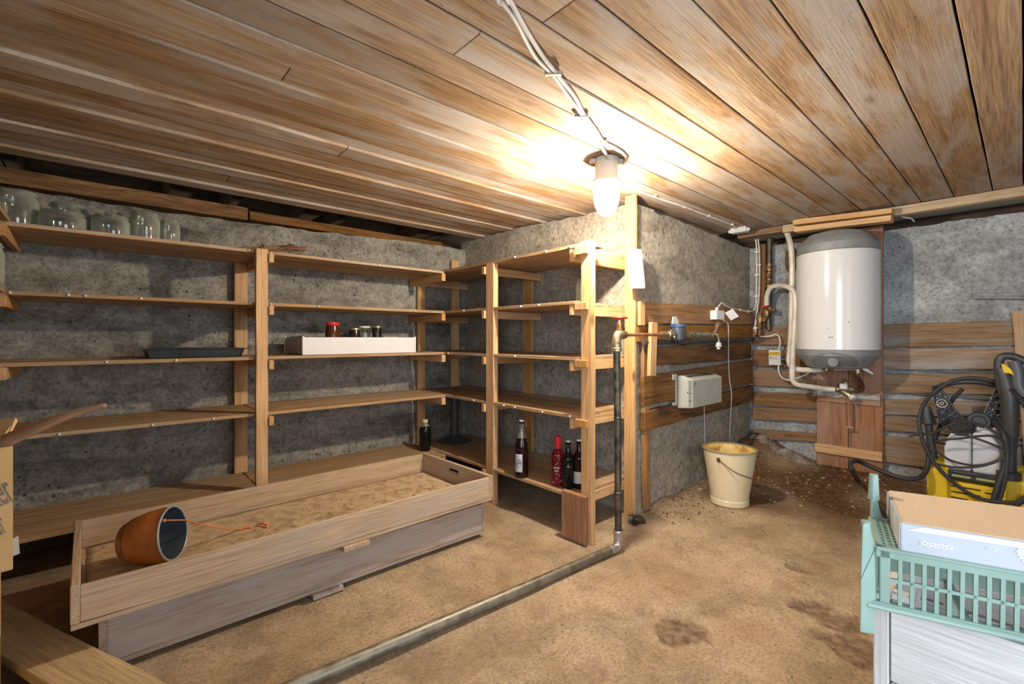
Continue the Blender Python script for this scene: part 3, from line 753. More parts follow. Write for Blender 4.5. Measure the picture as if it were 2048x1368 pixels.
q = MB(); q.lathe([(.018, 0), (.022, .004), (.022, .016), (.018, .02)], c0 + Vector((-.055, .0, -.012)), 18, Matrix.Rotation(PI / 2, 3, 'X')); q.lathe([(.008, 0), (.011, .0), (.011, .03), (.008, .03)], c0 + Vector((-.07, 0, .01)), 12, Matrix.Rotation(-.5, 3, 'Y')); q.build('union', M['chrome'], wm)
R0, R1 = fy(1370, 670), fy(1392, 670); R0.z = R1.z = zl
hfit(R0, R1, [(0, .016), (.2, .016), (.21, .022), (.6, .022), (.61, .016), (.75, .02), (1, .02)], M['brass'], 'union', wm)
# tap
tp_ = T('garden_tap', 'chrome bib tap on the right end of the water meter line', 'tap', fy(1425, 672))
a, b = fy(1391, 670), fy(1424, 669); a.z = b.z = zl
hfit(a, a + (b - a) * .45, [(0, .013), (.1, .018), (.5, .018), (.55, .013), (1, .014)], plain('green_joint', (.10, .22, .18), .5), 'joint', tp_)
hfit(a + (b - a) * .4, b, [(0, .012), (.3, .018), (.6, .018), (.62, .012), (1, .012)], M['brass'], 'adapter', tp_)
q = MB(); q.tube(smooth([b + Vector((-.01, 0, 0)), b + Vector((.02, 0, .003)), b + Vector((.05, -.008, .0)), b + Vector((.064, -.012, -.03)), b + Vector((.066, -.013, -.055))], 5), [.013 - .0002 * i for i in range(21)], 12)
q.tube([b + Vector((.02, 0, .0)), b + Vector((.045, -.01, .045))], .011, 12)
q.build('spout', M['chrome'], tp_)
q = MB(); e = b + Vector((.066, -.013, -.05)); q.lathe([(.010, .0), (.018, 0), (.018, -.015), (.022, -.016), (.022, -.026), (.014, -.03), (.010, -.045), (0, -.045)], e, 14); q.build('hose_adapter', M['rubber_grey'], tp_)
q = MB(); h0 = b + Vector((.042, -.01, .04)); hd = Vector((.5, -.1, .85)).normalized()
q.tube([h0, h0 + hd * .02, h0 + hd * .045], [.012, .022, .020], 8); q.build('handle', plain('brown_knob', (.16, .07, .04), .5), tp_)
q = MB(); q.tube([h0 + hd * .045, h0 + hd * .048], [.013, .012], 12); q.build('button', M['porcelain'], tp_)
# black pipe below
bp = T('black_pipe', 'black pipe running level across the block face under the water meter', 'pipe', fy(1300, 682, YP - .05))
a, b = pY(1288, 685, YP - .045), pY(1506, 679, YP - .045); q = MB(); q.tube([a, b], .016, 14); q.build('tube', M['iron_dark'], bp)
# elbow at the foot of the block corner
el = T('pipe_stub', 'dirty pipe stub with an elbow on the floor at the foot of the tall stud', 'pipe', (2.24, 1.42, 0))
q = MB(); c = pZ(1271, 1038, .03); q.tube(smooth([c + Vector((-.02, .03, .0)), c, c + Vector((.03, -.01, -.005)), c + Vector((.05, -.01, -.03))], 5), .02, 12)
q.lathe([(.02, 0), (.028, 0), (.028, .014), (.02, .014)], c + Vector((-.012, -.004, -.002)), 8, Matrix.Rotation(PI / 2, 3, 'X')); q.build('elbow', M['iron'], el)

# ------------------------------------------------------------------ wall heater
hx0, hx1, hy, hz0, hz1 = 2.645, 3.05, 1.325, .578, .748
ht = T('wall_heater', 'beige steel panel heater hung on the planks below the water meter', 'heater', (2.85, YP - .03, hz0))
def prism(x0, x1, y0, y1, z0, z1, drop):
    """body whose top falls towards the front"""
    q = MB(); q.poly([(x0, y1, z0 - .01), (x0, y0, z0), (x0, y0, z1), (x0, y1 - .03, z1 + drop), (x0, y1, z1 + drop)], (x1 - x0, 0, 0)); return q
q = prism(hx0, hx1, hy, YP - .035, hz0, hz1, .022); q.build('casing', M['beige_metal'], ht, bevel=.006, seg=2)
q = MB(); q.box(hx0 - .002, hx0 + .001, hy + .004, hy + .024, hz0 + .008, hz1 - .002, 2); q.build('control_strip', M['grey_plastic'], ht)
q = MB()
for zz in (.62, .665): q.box(hx0 - .0035, hx0 - .0015, hy + .006, hy + .022, zz, zz + .003, 1)
q.sphere((hx0 - .003, hy + .03, .672), .0035, 8)
for i in range(14): q.box(hx0 + .03 + i * .026, hx0 + .042 + i * .026, hy + .02, hy + .055, hz1 + .0135, hz1 + .0165, 1) if False else None
q.build('control_marks', M['slot'], ht)
q = MB(); q.box(hx0 - .006, hx0 + .004, YP - .034, YP - .022, hz0 - .02, hz1 + .03, 2)
for zz in (hz0 - .005, hz1 - .005): q.box(hx0 - .045, hx0, YP - .034, YP - .022, zz, zz + .035, 0)
q.build('wall_bracket', M['beige_metal'], ht, bevel=.003)
q = MB()
for i in range(16): q.plank((hx0 + .03 + i * .022, hy + .032, hz1 + .0155), (hx0 + .03 + i * .022, hy + .075, hz1 + .0225), .008, .002, (1, 0, 0))
q.build('vent_slots', M['slot'], ht)
q = MB(); q.tube([(hx0 + .035, hy - .0005, hz1 - .028), (hx0 + .035, hy + .002, hz1 - .028)], .009, 16); q.build('badge', M['slot'], ht)
q = MB(); q.poly([(hx0 + .030, hy - .001, hz1 - .034), (hx0 + .040, hy - .001, hz1 - .034), (hx0 + .037, hy - .001, hz1 - .022)], (0, -.0006, 0)); q.build('badge_mark', M['beige_metal'], ht)

# ------------------------------------------------------------------ socket box with open flap
sc = T('wall_socket', 'white socket box with its flap open on the topmost board of the block', 'socket', pY(1440, 630, YP - .03))
a, b = pY(1432, 620, YP - .07), pY(1448, 640, YP - .07)
q = MB(); q.box(a.x, b.x, YP - .075, YP - .028, b.z, a.z, 0); q.build('socket_body', M['white_plastic'], sc, bevel=.005, seg=2)
q = MB(); q.plank((b.x + .004, YP - .10, a.z - .002), (b.x + .045, YP - .125, b.z + .01), .006, .06, (1, 0, 0)); q.build('flap', M['white_plastic'], sc, bevel=.002)
q = MB(); q.tube([(a.x + .055, YP - .05, a.z), (a.x + .055, YP - .05, a.z + .02)], .011, 12); q.build('gland', M['white_plastic'], sc)
pts = [pY(1447, 641, YP - .08), pY(1455, 646, YP - .08), pY(1457, 665, YP - .075), pY(1457, 720, YP - .05), pY(1459, 760, YP - .045), pY(1463, 790, YP - .05), pY(1460, 850, YP - .045), pY(1459, 905, YP - .03)]
cable('power_cable', pts, .0032, M['cable_grey'], 'thin grey cable dropping from the white socket past the heater to the floor')
pts = [pY(1408, 812, YP - .045), pY(1409, 850, YP - .01 - .02), pY(1408, 912, YP - .03)]
cable('power_cable', pts, .0028, M['cable_grey'], 'thin grey cable hanging from under the heater')
pts = [Vector((a.x + .055, YP - .05, a.z + .01)), pY(1443, 606, YP - .045), pY(1450, 611, YP - .045), pY(1460, 616, YP - .04), pY(1480, 620, YP - .04), pY(1496, 623, YP - .045), pX(1507, 620, 3.81), pX(1512, 606, 3.80), pX(1513, 560, 3.80), pX(1513, 500, 3.80), pX(1511, 480, 3.80), pX(1505, 468, 3.77), pX(1495, 463, 3.70)]
cable('white_cable', pts, .0055, M['cable_white'], 'white cable climbing from the socket up the corner to the junction box', 'cable', [(pY(1480, 620, YP - .04), (.012, 0, .012)), (pY(1496, 623, YP - .045), (.012, 0, .012)), (pX(1513, 504, 3.80), (0, .03, 0)), (pX(1513, 550, 3.80), (0, .03, 0)), (pX(1513, 592, 3.80), (0, .03, 0))])
pts = [pX(1500, 463, 3.74), pX(1512, 468, 3.79), pX(1517, 485, 3.80), pX(1519, 520, 3.80), pX(1518, 590, 3.80), pX(1513, 630, 3.79), pX(1510, 655, 3.79), pX(1514, 668, 3.79), pX(1522, 673, 3.79), pX(1540, 672, 3.79), pX(1553, 669, 3.79), pX(1559, 676, 3.79), pX(1560, 688, 3.79), pX(1557, 700, 3.79)]
cable('white_cable', pts, .0055, M['cable_white'], 'white cable looping down the corner into the top of the isolator switch', 'cable', [(pX(1511, 656, 3.785), (0, .03, 0)), (pX(1519, 530, 3.80), (0, .02, 0))])
pts = [pX(1516, 464, 3.70), pX(1528, 468, 3.69), pX(1545, 467, 3.69), pX(1562, 463, 3.69), pX(1588, 460, 3.69), pX(1640, 455, 3.72), pX(1790, 432, 3.72), pX(1805, 434, 3.72), pX(1822, 437, 3.75), pX(1828, 443, 3.8)]
cable('white_cable', pts, .005, M['cable_white'], 'white cable running level behind the laths above the boiler', 'cable', [(pX(1549, 466, 3.69), (0, .02, 0))])

# isolator switch
sw = T('isolator_switch', 'grey isolator switch box with amber warning sticker, left of the boiler', 'switch', pX(1549, 716, 3.8))
a, b = pX(1537, 700, 3.78), pX(1561, 731, 3.78)
q = MB(); q.box(3.78, 3.85, b.y, a.y, b.z, a.z, 2); q.build('switch_body', M['rubber_grey'], sw, bevel=.004, seg=2)
def yb(t): return a.y + (b.y - a.y) * t
def zb_(t): return a.z + (b.z - a.z) * t
q = MB(); q.box(3.7785, 3.7796, yb(.98), yb(.02), zb_(.38), zb_(.12), 1); q.build('sticker', M['sticker_y'], sw)
q = MB(); q.box(3.7778, 3.7784, yb(.9), yb(.28), zb_(.26), zb_(.16), 1); q.box(3.7778, 3.7784, yb(.22), yb(.08), zb_(.33), zb_(.18), 1); q.build('sticker_print', plain('brown_print', (.42, .25, .03), .6), sw)
q = MB(); q.box(3.7778, 3.7796, yb(.28), yb(.12), zb_(.58), zb_(.44), 1); q.build('green_mark', plain('green_print', (.22, .30, .17), .6), sw)
q = MB()
for i in range(5): q.box(3.7785, 3.7796, yb(.9), yb(.36), zb_(.47 + i * .04 + .012), zb_(.47 + i * .04), 1)
q.build('small_print', M['ink_faint'], sw)
q = MB(); q.tube([(3.815, yb(1), zb_(.62)), (3.815, yb(1) - .02, zb_(.62)), (3.815, yb(1) - .03, zb_(.62))], [.022, .022, .018], 14); q.build('knob', M['black_plastic'], sw)
pts = [pX(1557, 731, 3.80), pX(1557, 742, 3.80), pX(1563, 754, 3.79), pX(1575, 760, 3.78), pX(1590, 757, 3.78), pX(1610, 750, 3.78), pX(1622, 742, 3.78), pX(1640, 737, 3.72), pX(1650, 735, 3.68)]
cable('white_cable', pts, .0055, M['cable_white'], 'white cable from the bottom of the isolator switch up to the boiler base', 'cable', [(pX(1577, 760, 3.775), (0, .02, 0))])

# ------------------------------------------------------------------ cladding of the boiler wall
XC = XW - .012
def clad(pl, pr, mat, label, th=.024, name='wall_board', y0=None, y1=None, grp='boards of the boiler wall', jit=.003):
    """pl, pr = (px, top, bottom) at the left and the right end"""
    x = XC - th; a0, a1 = pX(pl[0], pl[1], x), pX(pl[0], pl[2], x); b0, b1 = pX(pr[0], pr[1], x), pX(pr[0], pr[2], x)
    ya = a0.y if y0 is None else y0; yb_ = b0.y if y1 is None else y1
    sl_t = (b0.z - a0.z) / (b0.y - a0.y); sl_b = (b1.z - a1.z) / (b1.y - a1.y)
    q = MB(); n = 14; vs = []; gc = []; off = Vector((U(0, 50), U(0, 50), U(0, 50)))
    for i in range(n + 1):
        t = i / n; y = ya + (yb_ - ya) * t
        zt = a0.z + sl_t * (y - a0.y) + jit * noise.noise(Vector((t * 6, off.x, 0))); zb = a1.z + sl_b * (y - a1.y) + jit * noise.noise(Vector((t * 6, off.y, 0)))
        for (xx, z) in ((x, zb), (x, zt), (XC, zt), (XC, zb)):
            vs.append(Vector((xx, y, z))); gc.append(Vector((y, z, xx)) + off)
    fs = [(3, 2, 1, 0)] + [(i * 4 + e, i * 4 + (e + 1) % 4, (i + 1) * 4 + (e + 1) % 4, (i + 1) * 4 + e) for i in range(n) for e in range(4)] + [(n * 4, n * 4 + 1, n * 4 + 2, n * 4 + 3)]
    q.add(vs, fs, gc); return one(q, name, mat, label, 'board', grp, bevel=.003)
YR = -1.3
# right of the boiler
rb = [((1766, 649, 695), (2025, 640, 691), 'topmost'), ((1766, 698, 739), (2028, 696, 739), 'second'), ((1766, 747, 786), (1985, 748, 789), 'third'),
      ((1766, 798, 828), (1980, 805, 838), 'fourth'), ((1766, 831, 861), (1878, 837, 868), 'fifth'), ((1766, 872, 924), (1855, 879, 936), 'lowest')]
for i, (l_, r_, w_) in enumerate(rb):
    clad(l_, r_, M['clad'], '%s weathered grey-brown board of the wall right of the boiler' % w_, y0=.66, y1=YR)
lb_ = [((1524, 655, 690), (1594, 650, 690), 'topmost'), ((1512, 700, 732), (1633, 700, 738), 'second'), ((1512, 738, 772), (1633, 742, 777), 'third'),
       ((1510, 784, 811), (1633, 788, 818), 'fourth'), ((1508, 814, 838), (1633, 821, 846), 'fifth'), ((1508, 858, 878), (1633, 868, 884), 'lowest')]
for i, (l_, r_, w_) in enumerate(lb_):
    clad(l_, r_, M['old'], '%s brown plank of the wall between the block and the boiler' % w_, y0=1.435, y1=.70)
# upright strip and old pipe in the corner
a, b = pX(1522, 488, 3.83), pX(1522, 640, 3.83)
q = MB(); q.plank((3.86, a.y, a.z), (3.86, b.y, b.z - .05), .05, .03, (0, 1, 0), .002); one(q, 'corner_batten', M['old'], 'brown upright batten in the corner behind the white cables', 'batten', bevel=.002)
a = pX(1502, 495, 3.80)
ov = T('bronze_pipe', 'old vertical iron pipe with bronze fittings in the corner left of the boiler', 'pipe', pX(1538, 640, 3.8))
q = MB(); q.tube([pX(1539, 478, 3.82), pX(1539, 570, 3.82), pX(1537, 660, 3.82)], .020, 14)
q.tube([pX(1539, 482, 3.82), pX(1549, 478, 3.9)], .022, 12)
q.build('riser', M['iron'], ov)
q = MB()
for (px, y0, y1, r) in ((1538, 528, 542, .027), (1537, 545, 562, .024), (1537, 562, 576, .028)): q.tube([pX(px, y0, 3.81), pX(px, y1, 3.81)], r, 8)
q.build('coupling', M['old_brass'], ov)
q = MB()
q.tube([pX(1519, 626, 3.80), pX(1519, 638, 3.80), pX(1519, 646, 3.80), pX(1519, 668, 3.80), pX(1517, 674, 3.80)], [.022, .028, .022, .024, .018], 10)
q.tube([pX(1533, 612, 3.79), pX(1533, 622, 3.79), pX(1532, 634, 3.79), pX(1526, 642, 3.79)], [.018, .026, .026, .02], 10)
q.sphere(pX(1540, 618, 3.77), .024, 10); q.sphere(pX(1548, 620, 3.76), .018, 10)
q.build('stop_valve', M['old_brass'], ov)
q = MB(); q.sphere(pX(1537, 565, 3.79), .02, 10); q.build('plug', M['old_brass'], ov)
q = MB(); q.plank(pX(1522, 613, 3.76), pX(1536, 612, 3.76), .012, .006, (0, 0, 1)); q.build('lever', M['red'], ov, bevel=.002)
q = MB(); c = pX(1582, 520, 3.86); q.sphere(c, .075, 14, (.35, .55, 1.35)); ins = one(q, 'insulation_clump', M['fibre'], 'clump of dark mossy insulation on the wall behind the boiler pipes', 'insulation')

# ------------------------------------------------------------------ boiler
BC = Vector((3.588, .815, 0)); BR = .226
bo = T('water_heater', 'white cylindrical electric boiler with grey end caps hung on the right wall', 'boiler', (BC.x, BC.y, .80))
zb0, zb1 = .925, 1.548
q = MB(); q.lathe([(BR - .004, zb0), (BR, zb0 + .004), (BR, zb1 - .004), (BR - .004, zb1)], BC, 72); q.build('tank_shell', M['boiler'], bo)
q = MB(); q.lathe([(0, .800), (BR * .55, .803), (BR * .72, .812), (BR * .93, .868), (BR * .985, .89), (BR * .995, zb0 - .003), (BR * .97, zb0)], BC, 72); q.build('bottom_cap', M['grey_plastic'], bo, angle=25)
q = MB(); q.lathe([(BR * .97, zb1), (BR * .998, zb1 + .003), (BR * .99, zb1 + .05), (BR * .93, zb1 + .075), (BR * .72, zb1 + .125), (BR * .4, zb1 + .145), (0, zb1 + .15)], BC, 72); q.build('top_cap', M['grey_plastic'], bo, angle=25)
vd = Vector((-BC.x, -BC.y, 0)).normalized(); vr = Vector((-vd.y, vd.x, 0)) * -1  # towards the viewer / to the right
vr = Vector((vd.y, -vd.x, 0)) * -1
q = MB(); q.tube([pX(1688, 470, 3.6)] * 2, .001, 3)
def capsule_plate(cx, cz_, w_, h_, dep, name, mat, rows=8):
    q = MB(); vs = []; n = 20
    for j in range(rows + 1):
        v = j / rows; hw = w_ / 2 * (math.sqrt(max(0, 1 - (v) ** 2)) if True else 1)
        for i in range(n + 1):
            u = -1 + 2 * i / n; s_ = cx + u * hw; z = cz_ + h_ * v
            ang = s_ / BR; rr = BR + dep * (1 - u * u) * (1 - v * v) ** .5 if v < 1 else BR
            zz = z; base_r = rr * (1 if z > .89 else .93 + .07 * (z - .868) / .022 if z > .868 else .72 + .21 * (z - .812) / .056)
            d = vd * math.cos(ang) + vr * math.sin(ang); vs.append(Vector((BC.x, BC.y, 0)) + d * (base_r + .004) + Vector((0, 0, zz)))
    fs = [(j * (n + 1) + i, j * (n + 1) + i + 1, (j + 1) * (n + 1) + i + 1, (j + 1) * (n + 1) + i) for j in range(rows) for i in range(n)]
    q.add(vs, fs, [v.copy() for v in vs], .5, True); return q.build(name, mat, bo)
off_c = -.02
capsule_plate(off_c, .822, .30, .088, .012, 'control_cover', plain('darker_grey_plastic', (.16, .17, .175), .4))
kn = Vector((BC.x, BC.y, 0)) + vd * (BR * .93) + vr * off_c + Vector((0, 0, .852))
Mk = (vd + Vector((0, 0, -.25))).to_track_quat('Z', 'Y').to_matrix()
q = MB(); q.lathe([(.030, -.01), (.030, .010), (.026, .016), (0, .016)], kn, 24, Mk); q.build('thermostat_knob', M['grey_plastic'], bo)
sk = pX(1662, 674, 3.4); ang = math.radians(9)
def on_shell(px, py, r=BR + .0008):
    d = FW + RT * (px - CX) / F + Vector((0, 0, 1)) * (CY - py) / F
    ox, oy = -BC.x, -BC.y; A = d.x ** 2 + d.y ** 2; B = 2 * (ox * d.x + oy * d.y); C_ = ox * ox + oy * oy - r * r
    k = (-B - math.sqrt(B * B - 4 * A * C_)) / (2 * A); return Vector((0, 0, 1)) + d * k
q = MB(); ps = [on_shell(x, 676.5) for x in (1656, 1660, 1665, 1670)] + [on_shell(x, 672.3) for x in (1670, 1665, 1660, 1656)]
q.poly(ps, vd * .0008); q.build('name_sticker', M['white_plastic'], bo)
q = MB()
for x0, x1 in ((1657, 1659.5), (1660, 1661.5), (1662, 1663.5), (1664, 1667)):
    q.plank(on_shell(x0, 674.3, BR + .0022), on_shell(x1, 674.6, BR + .0022), .007, .0005, (0, 0, 1))
q.build('sticker_print', M['ink'], bo)
q = MB(); q.sphere(on_shell(1697, 644), .004, 8); q.sphere(on_shell(1656, 657), .003, 8)
for px in (1607, 1742): q.sphere(on_shell(px, 704.5 - 2), .004, 8)
q.build('screw', M['grey_plastic'], bo)

# vertical-board panel behind and below the boiler, its cross strips
XPn = XC - .03
pn = T('backing_panel', 'reddish panel of vertical boards below the boiler, closed by a pale cross strip', 'panel', (XPn, .81, .1))
ys_ = [pX(1633, 800, XPn - .02).y, pX(1697, 800, XPn - .02).y, pX(1766, 800, XPn - .02).y]
q = MB(); q.box(XPn - .022, XPn, ys_[1] + .002, ys_[0], .10, .90, 2, .001); q.build('left_board', M['panel'], pn, bevel=.002)
q = MB(); q.box(XPn - .022, XPn, ys_[2], ys_[1] - .002, .085, 1.74, 2, .001); q.build('right_board', M['panel'], pn, bevel=.002)
q = MB(); a, b = pX(1630, 894, XPn - .035), pX(1765, 914, XPn - .035); q.plank(a, b, .062, .02, (0, 0, 1), .001); q.build('cross_strip', M['post'], pn, bevel=.002)
q = MB(); a, b = pX(1634, 789, XPn - .03), pX(1761, 800, XPn - .03); q.plank(a, b, .085, .012, (0, 0, 1), .001); q.build('cross_strip', M['panel'], pn, bevel=.001)
a, b = pX(1634, 786, XPn - .042), pX(1761, 796, XPn - .042); q = MB(); q.plank(a, b, .034, .01, (0, 0, 1), .001); q.build('metal_strap', plain('painted_strap', (.40, .39, .37), .6, var=.2, vs=25), pn)
for (y0, y1, z, nm) in ((.60, YR, .64, 'grey painted strap between the third and fourth boards right of the boiler'), (.60, YR, .79, 'dark strap below the second board right of the boiler')):
    q = MB(); q.box(XC - .012, XC - .002, y1, y0, z, z + (.022 if z < .7 else .014), 1); one(q, 'metal_strap', plain('dark_strap', (.12, .13, .13), .6, var=.2), nm, 'strap')
# laths over the boiler
for (t0, t1, m0, z_, lab) in (((1590, 447), (1787, 424), 'post', 0, 'upper pine lath above the boiler, its edge catching the lamplight'), ((1592, 461), (1785, 438), 'old_warm', 0, 'lower pine lath above the boiler, tucked under the first')):
    a, b = pX(*t0, 3.56), pX(*t1, 3.56); q = MB(); q.plank((a.x, a.y, a.z), (b.x, b.y, b.z), .10 if m0 == 'post' else .085, .034, (1, 0, 0), .001); one(q, 'pine_lath', M['post'], lab, 'batten', 'laths above the boiler', bevel=.002)

# ------------------------------------------------------------------ hoses and fittings around the boiler
XH = 3.60
hs = [pX(1567, 455, 3.70), pX(1572, 462, 3.66), pX(1580, 485, 3.63), pX(1584, 520, 3.62), pX(1584, 580, 3.62), pX(1583, 640, 3.62), pX(1580, 700, 3.62), pX(1578, 722, 3.62), pX(1584, 734, 3.62), pX(1598, 739, 3.60), pX(1620, 740, 3.58), pX(1645, 739, 3.56)]
cable('white_hose', hs, .0185, M['conduit'], 'cream conduit dropping from the ceiling edge left of the boiler to its base', 'hose', k=8)
hs = [pX(1533, 610, 3.74), pX(1534, 592, 3.72), pX(1541, 576, 3.70), pX(1556, 571, 3.67), pX(1575, 574, 3.61), pX(1586, 582, 3.585), pX(1591, 600, 3.575), pX(1590, 640, 3.57), pX(1586, 700, 3.57), pX(1584, 750, 3.57), pX(1586, 762, 3.58), pX(1597, 770, 3.60), pX(1625, 774, 3.66), pX(1650, 778, 3.72), pX(1670, 779, 3.74)]
cable('white_hose', hs, .0175, M['conduit'], 'cream hose arching from the bronze tap down to the brass mixing valve', 'hose', k=8)
mv = T('mixing_valve', 'brass mixing valve with two grey knobs on the panel under the boiler', 'valve', pX(1690, 778, 3.76))
q = MB(); X9 = 3.755
q.tube([pX(1669, 779, X9), pX(1673, 779, X9), pX(1680, 779, X9)], [.014, .018, .014], 8)
q.tube([pX(1680, 776, X9), pX(1692, 779, X9), pX(1708, 780, X9)], [.018, .022, .018], 10)
q.tube([pX(1684, 782, X9), pX(1696, 789, X9 - .02), pX(1701, 793, X9 - .02)], [.016, .018, .016], 8)
q.tube([pX(1698, 780, X9), pX(1704, 778, X9)], .022, 8)
q.tube([pX(1690, 764, X9), pX(1690, 772, X9)], .012, 8)
q.build('valve_body', M['brass'], mv)
q = MB(); a = pX(1688, 773, X9 - .02); q.box(a.x - .02, a.x + .02, a.y - .022, a.y + .022, a.z - .018, a.z + .022, 2); q.build('knob', M['rubber_grey'], mv, bevel=.004)
q = MB(); a = pX(1702, 792, X9 - .02); a2 = pX(1708, 798, X9 - .03); q.tube([a, a2], .022, 8); q.build('knob', M['rubber_grey'], mv, bevel=.003)
q = MB(); q.tube([pX(1691, 765, X9), pX(1689, 758, X9 - .01)], .005, 6); q.tube([pX(1695, 763, X9), pX(1696, 757, X9)], .004, 6); q.build('clip', M['old_brass'], mv)
dp = T('copper_drain', 'thin copper pipe hanging from the mixing valve down the panel', 'pipe', pX(1698, 850, X9))
q = MB(); q.tube([pX(1696, 794, X9), pX(1698, 855, X9)], .0085, 10); q.build('tube', M['copper'], dp)
q = MB(); a = pX(1698, 854, X9 - .004); q.plank(a - Vector((0, .022, 0)), a + Vector((0, .022, -.006)), .008, .006, (0, 0, 1)); q.build('bracket', M['zinc'], dp)
hs = [pX(1714, 737, 3.62), pX(1714, 748, 3.62), pX(1716, 756, 3.63), pX(1722, 765, 3.66), pX(1725, 775, 3.70), pX(1721, 781, 3.74), pX(1710, 781, 3.755)]
cf = T('copper_bend', 'brown copper pipe bending from the boiler base to the mixing valve', 'pipe', hs[0]); q = MB(); q.tube(smooth(hs, 6), .013, 12); q.build('tube', dirty('brown_copper', (.22, .10, .065), (.12, .055, .04), .4, .6), cf)
q = MB(); q.tube([pX(1714, 734, 3.62), pX(1714, 746, 3.62)], .02, 8); q.tube([pX(1652, 733, 3.55), pX(1652, 741, 3.55)], .018, 8); q.build('nut', M['brass'], cf)
q = MB(); q.tube([pX(1668, 738, 3.58), pX(1712, 737, 3.6)], .010, 10)
oo = one(q, 'white_tube', M['cable_white'], 'short white tube running level under the boiler', 'pipe')
q = MB(); q.plank(pX(1724, 735, 3.62), pX(1746, 748, 3.66), .022, .010, (0, 0, 1), taper=.6); one(q, 'white_funnel', M['white_plastic'], 'small white plastic drain spout tilted under the right of the boiler', 'spout', bevel=.003)

# rail and lath on the right
a, b = pX(1945, 592, 3.855), Vector((3.855, -1.1, pX(2048, 592, 3.855).z - .09)); b.z = a.z + (pX(2048, 592, 3.855).z - a.z) / (pX(2048, 592, 3.855).y - a.y) * (b.y - a.y)
a.x -= .008; b.x -= .008
q = MB(); q.plank(a, b, .034, .022, (0, 0, 1)); q.plank(a + Vector((-.012, 0, -.002)), b + Vector((-.012, 0, -.002)), .008, .006, (0, 0, 1)); one(q, 'metal_rail', dirty('grey_rail', (.25, .26, .25), (.17, .18, .17), .55, .2), 'grey metal rail fixed level on the bare concrete at the right', 'rail', bevel=.002)
q = MB(); a = pX(2030, 622, 3.80); q.plank(Vector((3.83, a.y - .01, a.z)), Vector((3.80, a.y - .075, .1)), .05, .03, (0, 1, 0), .002); one(q, 'leaning_lath', M['pine_dusty'], 'narrow lath leaning on the wall boards behind the pressure washer', 'batten', bevel=.002)

# ------------------------------------------------------------------ crates
def crate(name, label, x0, x1, y0, y1, z0, z1, mat, zrot=0, slot=True, spacers=((.58, .66),), tilt=0):
    r = T(name, label, 'crate', ((x0 + x1) / 2, (y0 + y1) / 2, z0)); t = .016
    cx, cy = (x0 + x1) / 2, (y0 + y1) / 2
    def mk(nm, bx, axis, m=mat, jit=.0018):
        q = MB(); q.box(*bx, axis, jit); q.v = [Vector((cx, cy, 0)) + Matrix.Rotation(zrot, 3, 'Z') @ (p - Vector((cx, cy, 0))) for p in q.v]; return q.build(nm, m, r, bevel=.002)
    mk('front_board', (x0 + .02, x1 - .02, y0, y0 + t, z0 + .022, z1 - .004), 0)
    mk('rear_board', (x0 + .02, x1 - .02, y1 - t, y1, z0 + .022, z1 - .004), 0)
    mk('end_board', (x0, x0 + .02, y0, y1, z0 + .022, z1), 1)
    if slot:
        q = MB(); hh = z1 + .012; ya, yb2 = cy - .055, cy + .055; za, zb2 = z0 + .075, z0 + .098
        xa, xb = x1 - .02, x1
        for bx in ((xa, xb, y0, ya, z0 + .022, z1), (xa, xb, yb2, y1, z0 + .022, z1), (xa, xb, ya, yb2, z0 + .022, za), (xa, xb, ya, yb2, zb2, z1)):
            q.box(*bx, 1, 0, .5)
        q.v = [Vector((cx, cy, 0)) + Matrix.Rotation(zrot, 3, 'Z') @ (p - Vector((cx, cy, 0))) for p in q.v]
        g0 = Vector((9, 9, 9)); q.gc = [Vector((p.y, p.z, p.x)) + g0 for p in q.v]; q.build('end_board', mat, r)
    else:
        mk('end_board', (x1 - .02, x1, y0, y1, z0 + .022, z1), 1)
    q = MB(); n = 5; wv = (y1 - y0) / n
    for i in range(n): q.box(x0 + .001, x1 - .001, y0 + wv * i + .001, y0 + wv * (i + 1) - .001, z0 + .006, z0 + .021, 0, .001)
    q.v = [Vector((cx, cy, 0)) + Matrix.Rotation(zrot, 3, 'Z') @ (p - Vector((cx, cy, 0))) for p in q.v]; q.build('base_boards', mat, r, bevel=.0015)
    for (fa, fb) in spacers:
        mk('foot_block', (x0 + (x1 - x0) * fa, x0 + (x1 - x0) * fb, y0 - .012, y0 + .15, z0 - .014, z0 + .0055), 1)
    for yy in (y0 + .1, y1 - .15):
        pass
    return r
lc = crate('lower_crate', 'weathered greyish wooden tray crate on the floor, under the other crate', 0.0, 1.445, 1.812, 2.40, .016, .172, M['crate_old'], 0, False, ((.42, .50),))
uc = crate('upper_crate', 'pale shallow wooden tray crate with a hand slot, stacked on the lower one', -.062, 1.452, 1.752, 2.38, .190, .318, M['crate'], math.radians(.8), True, ((.50, .57),))
q = MB()
for (x, y) in ((.1, 2.3), (1.3, 2.3)): q.box(x, x + .08, y, y + .06, .173, .196, 0)
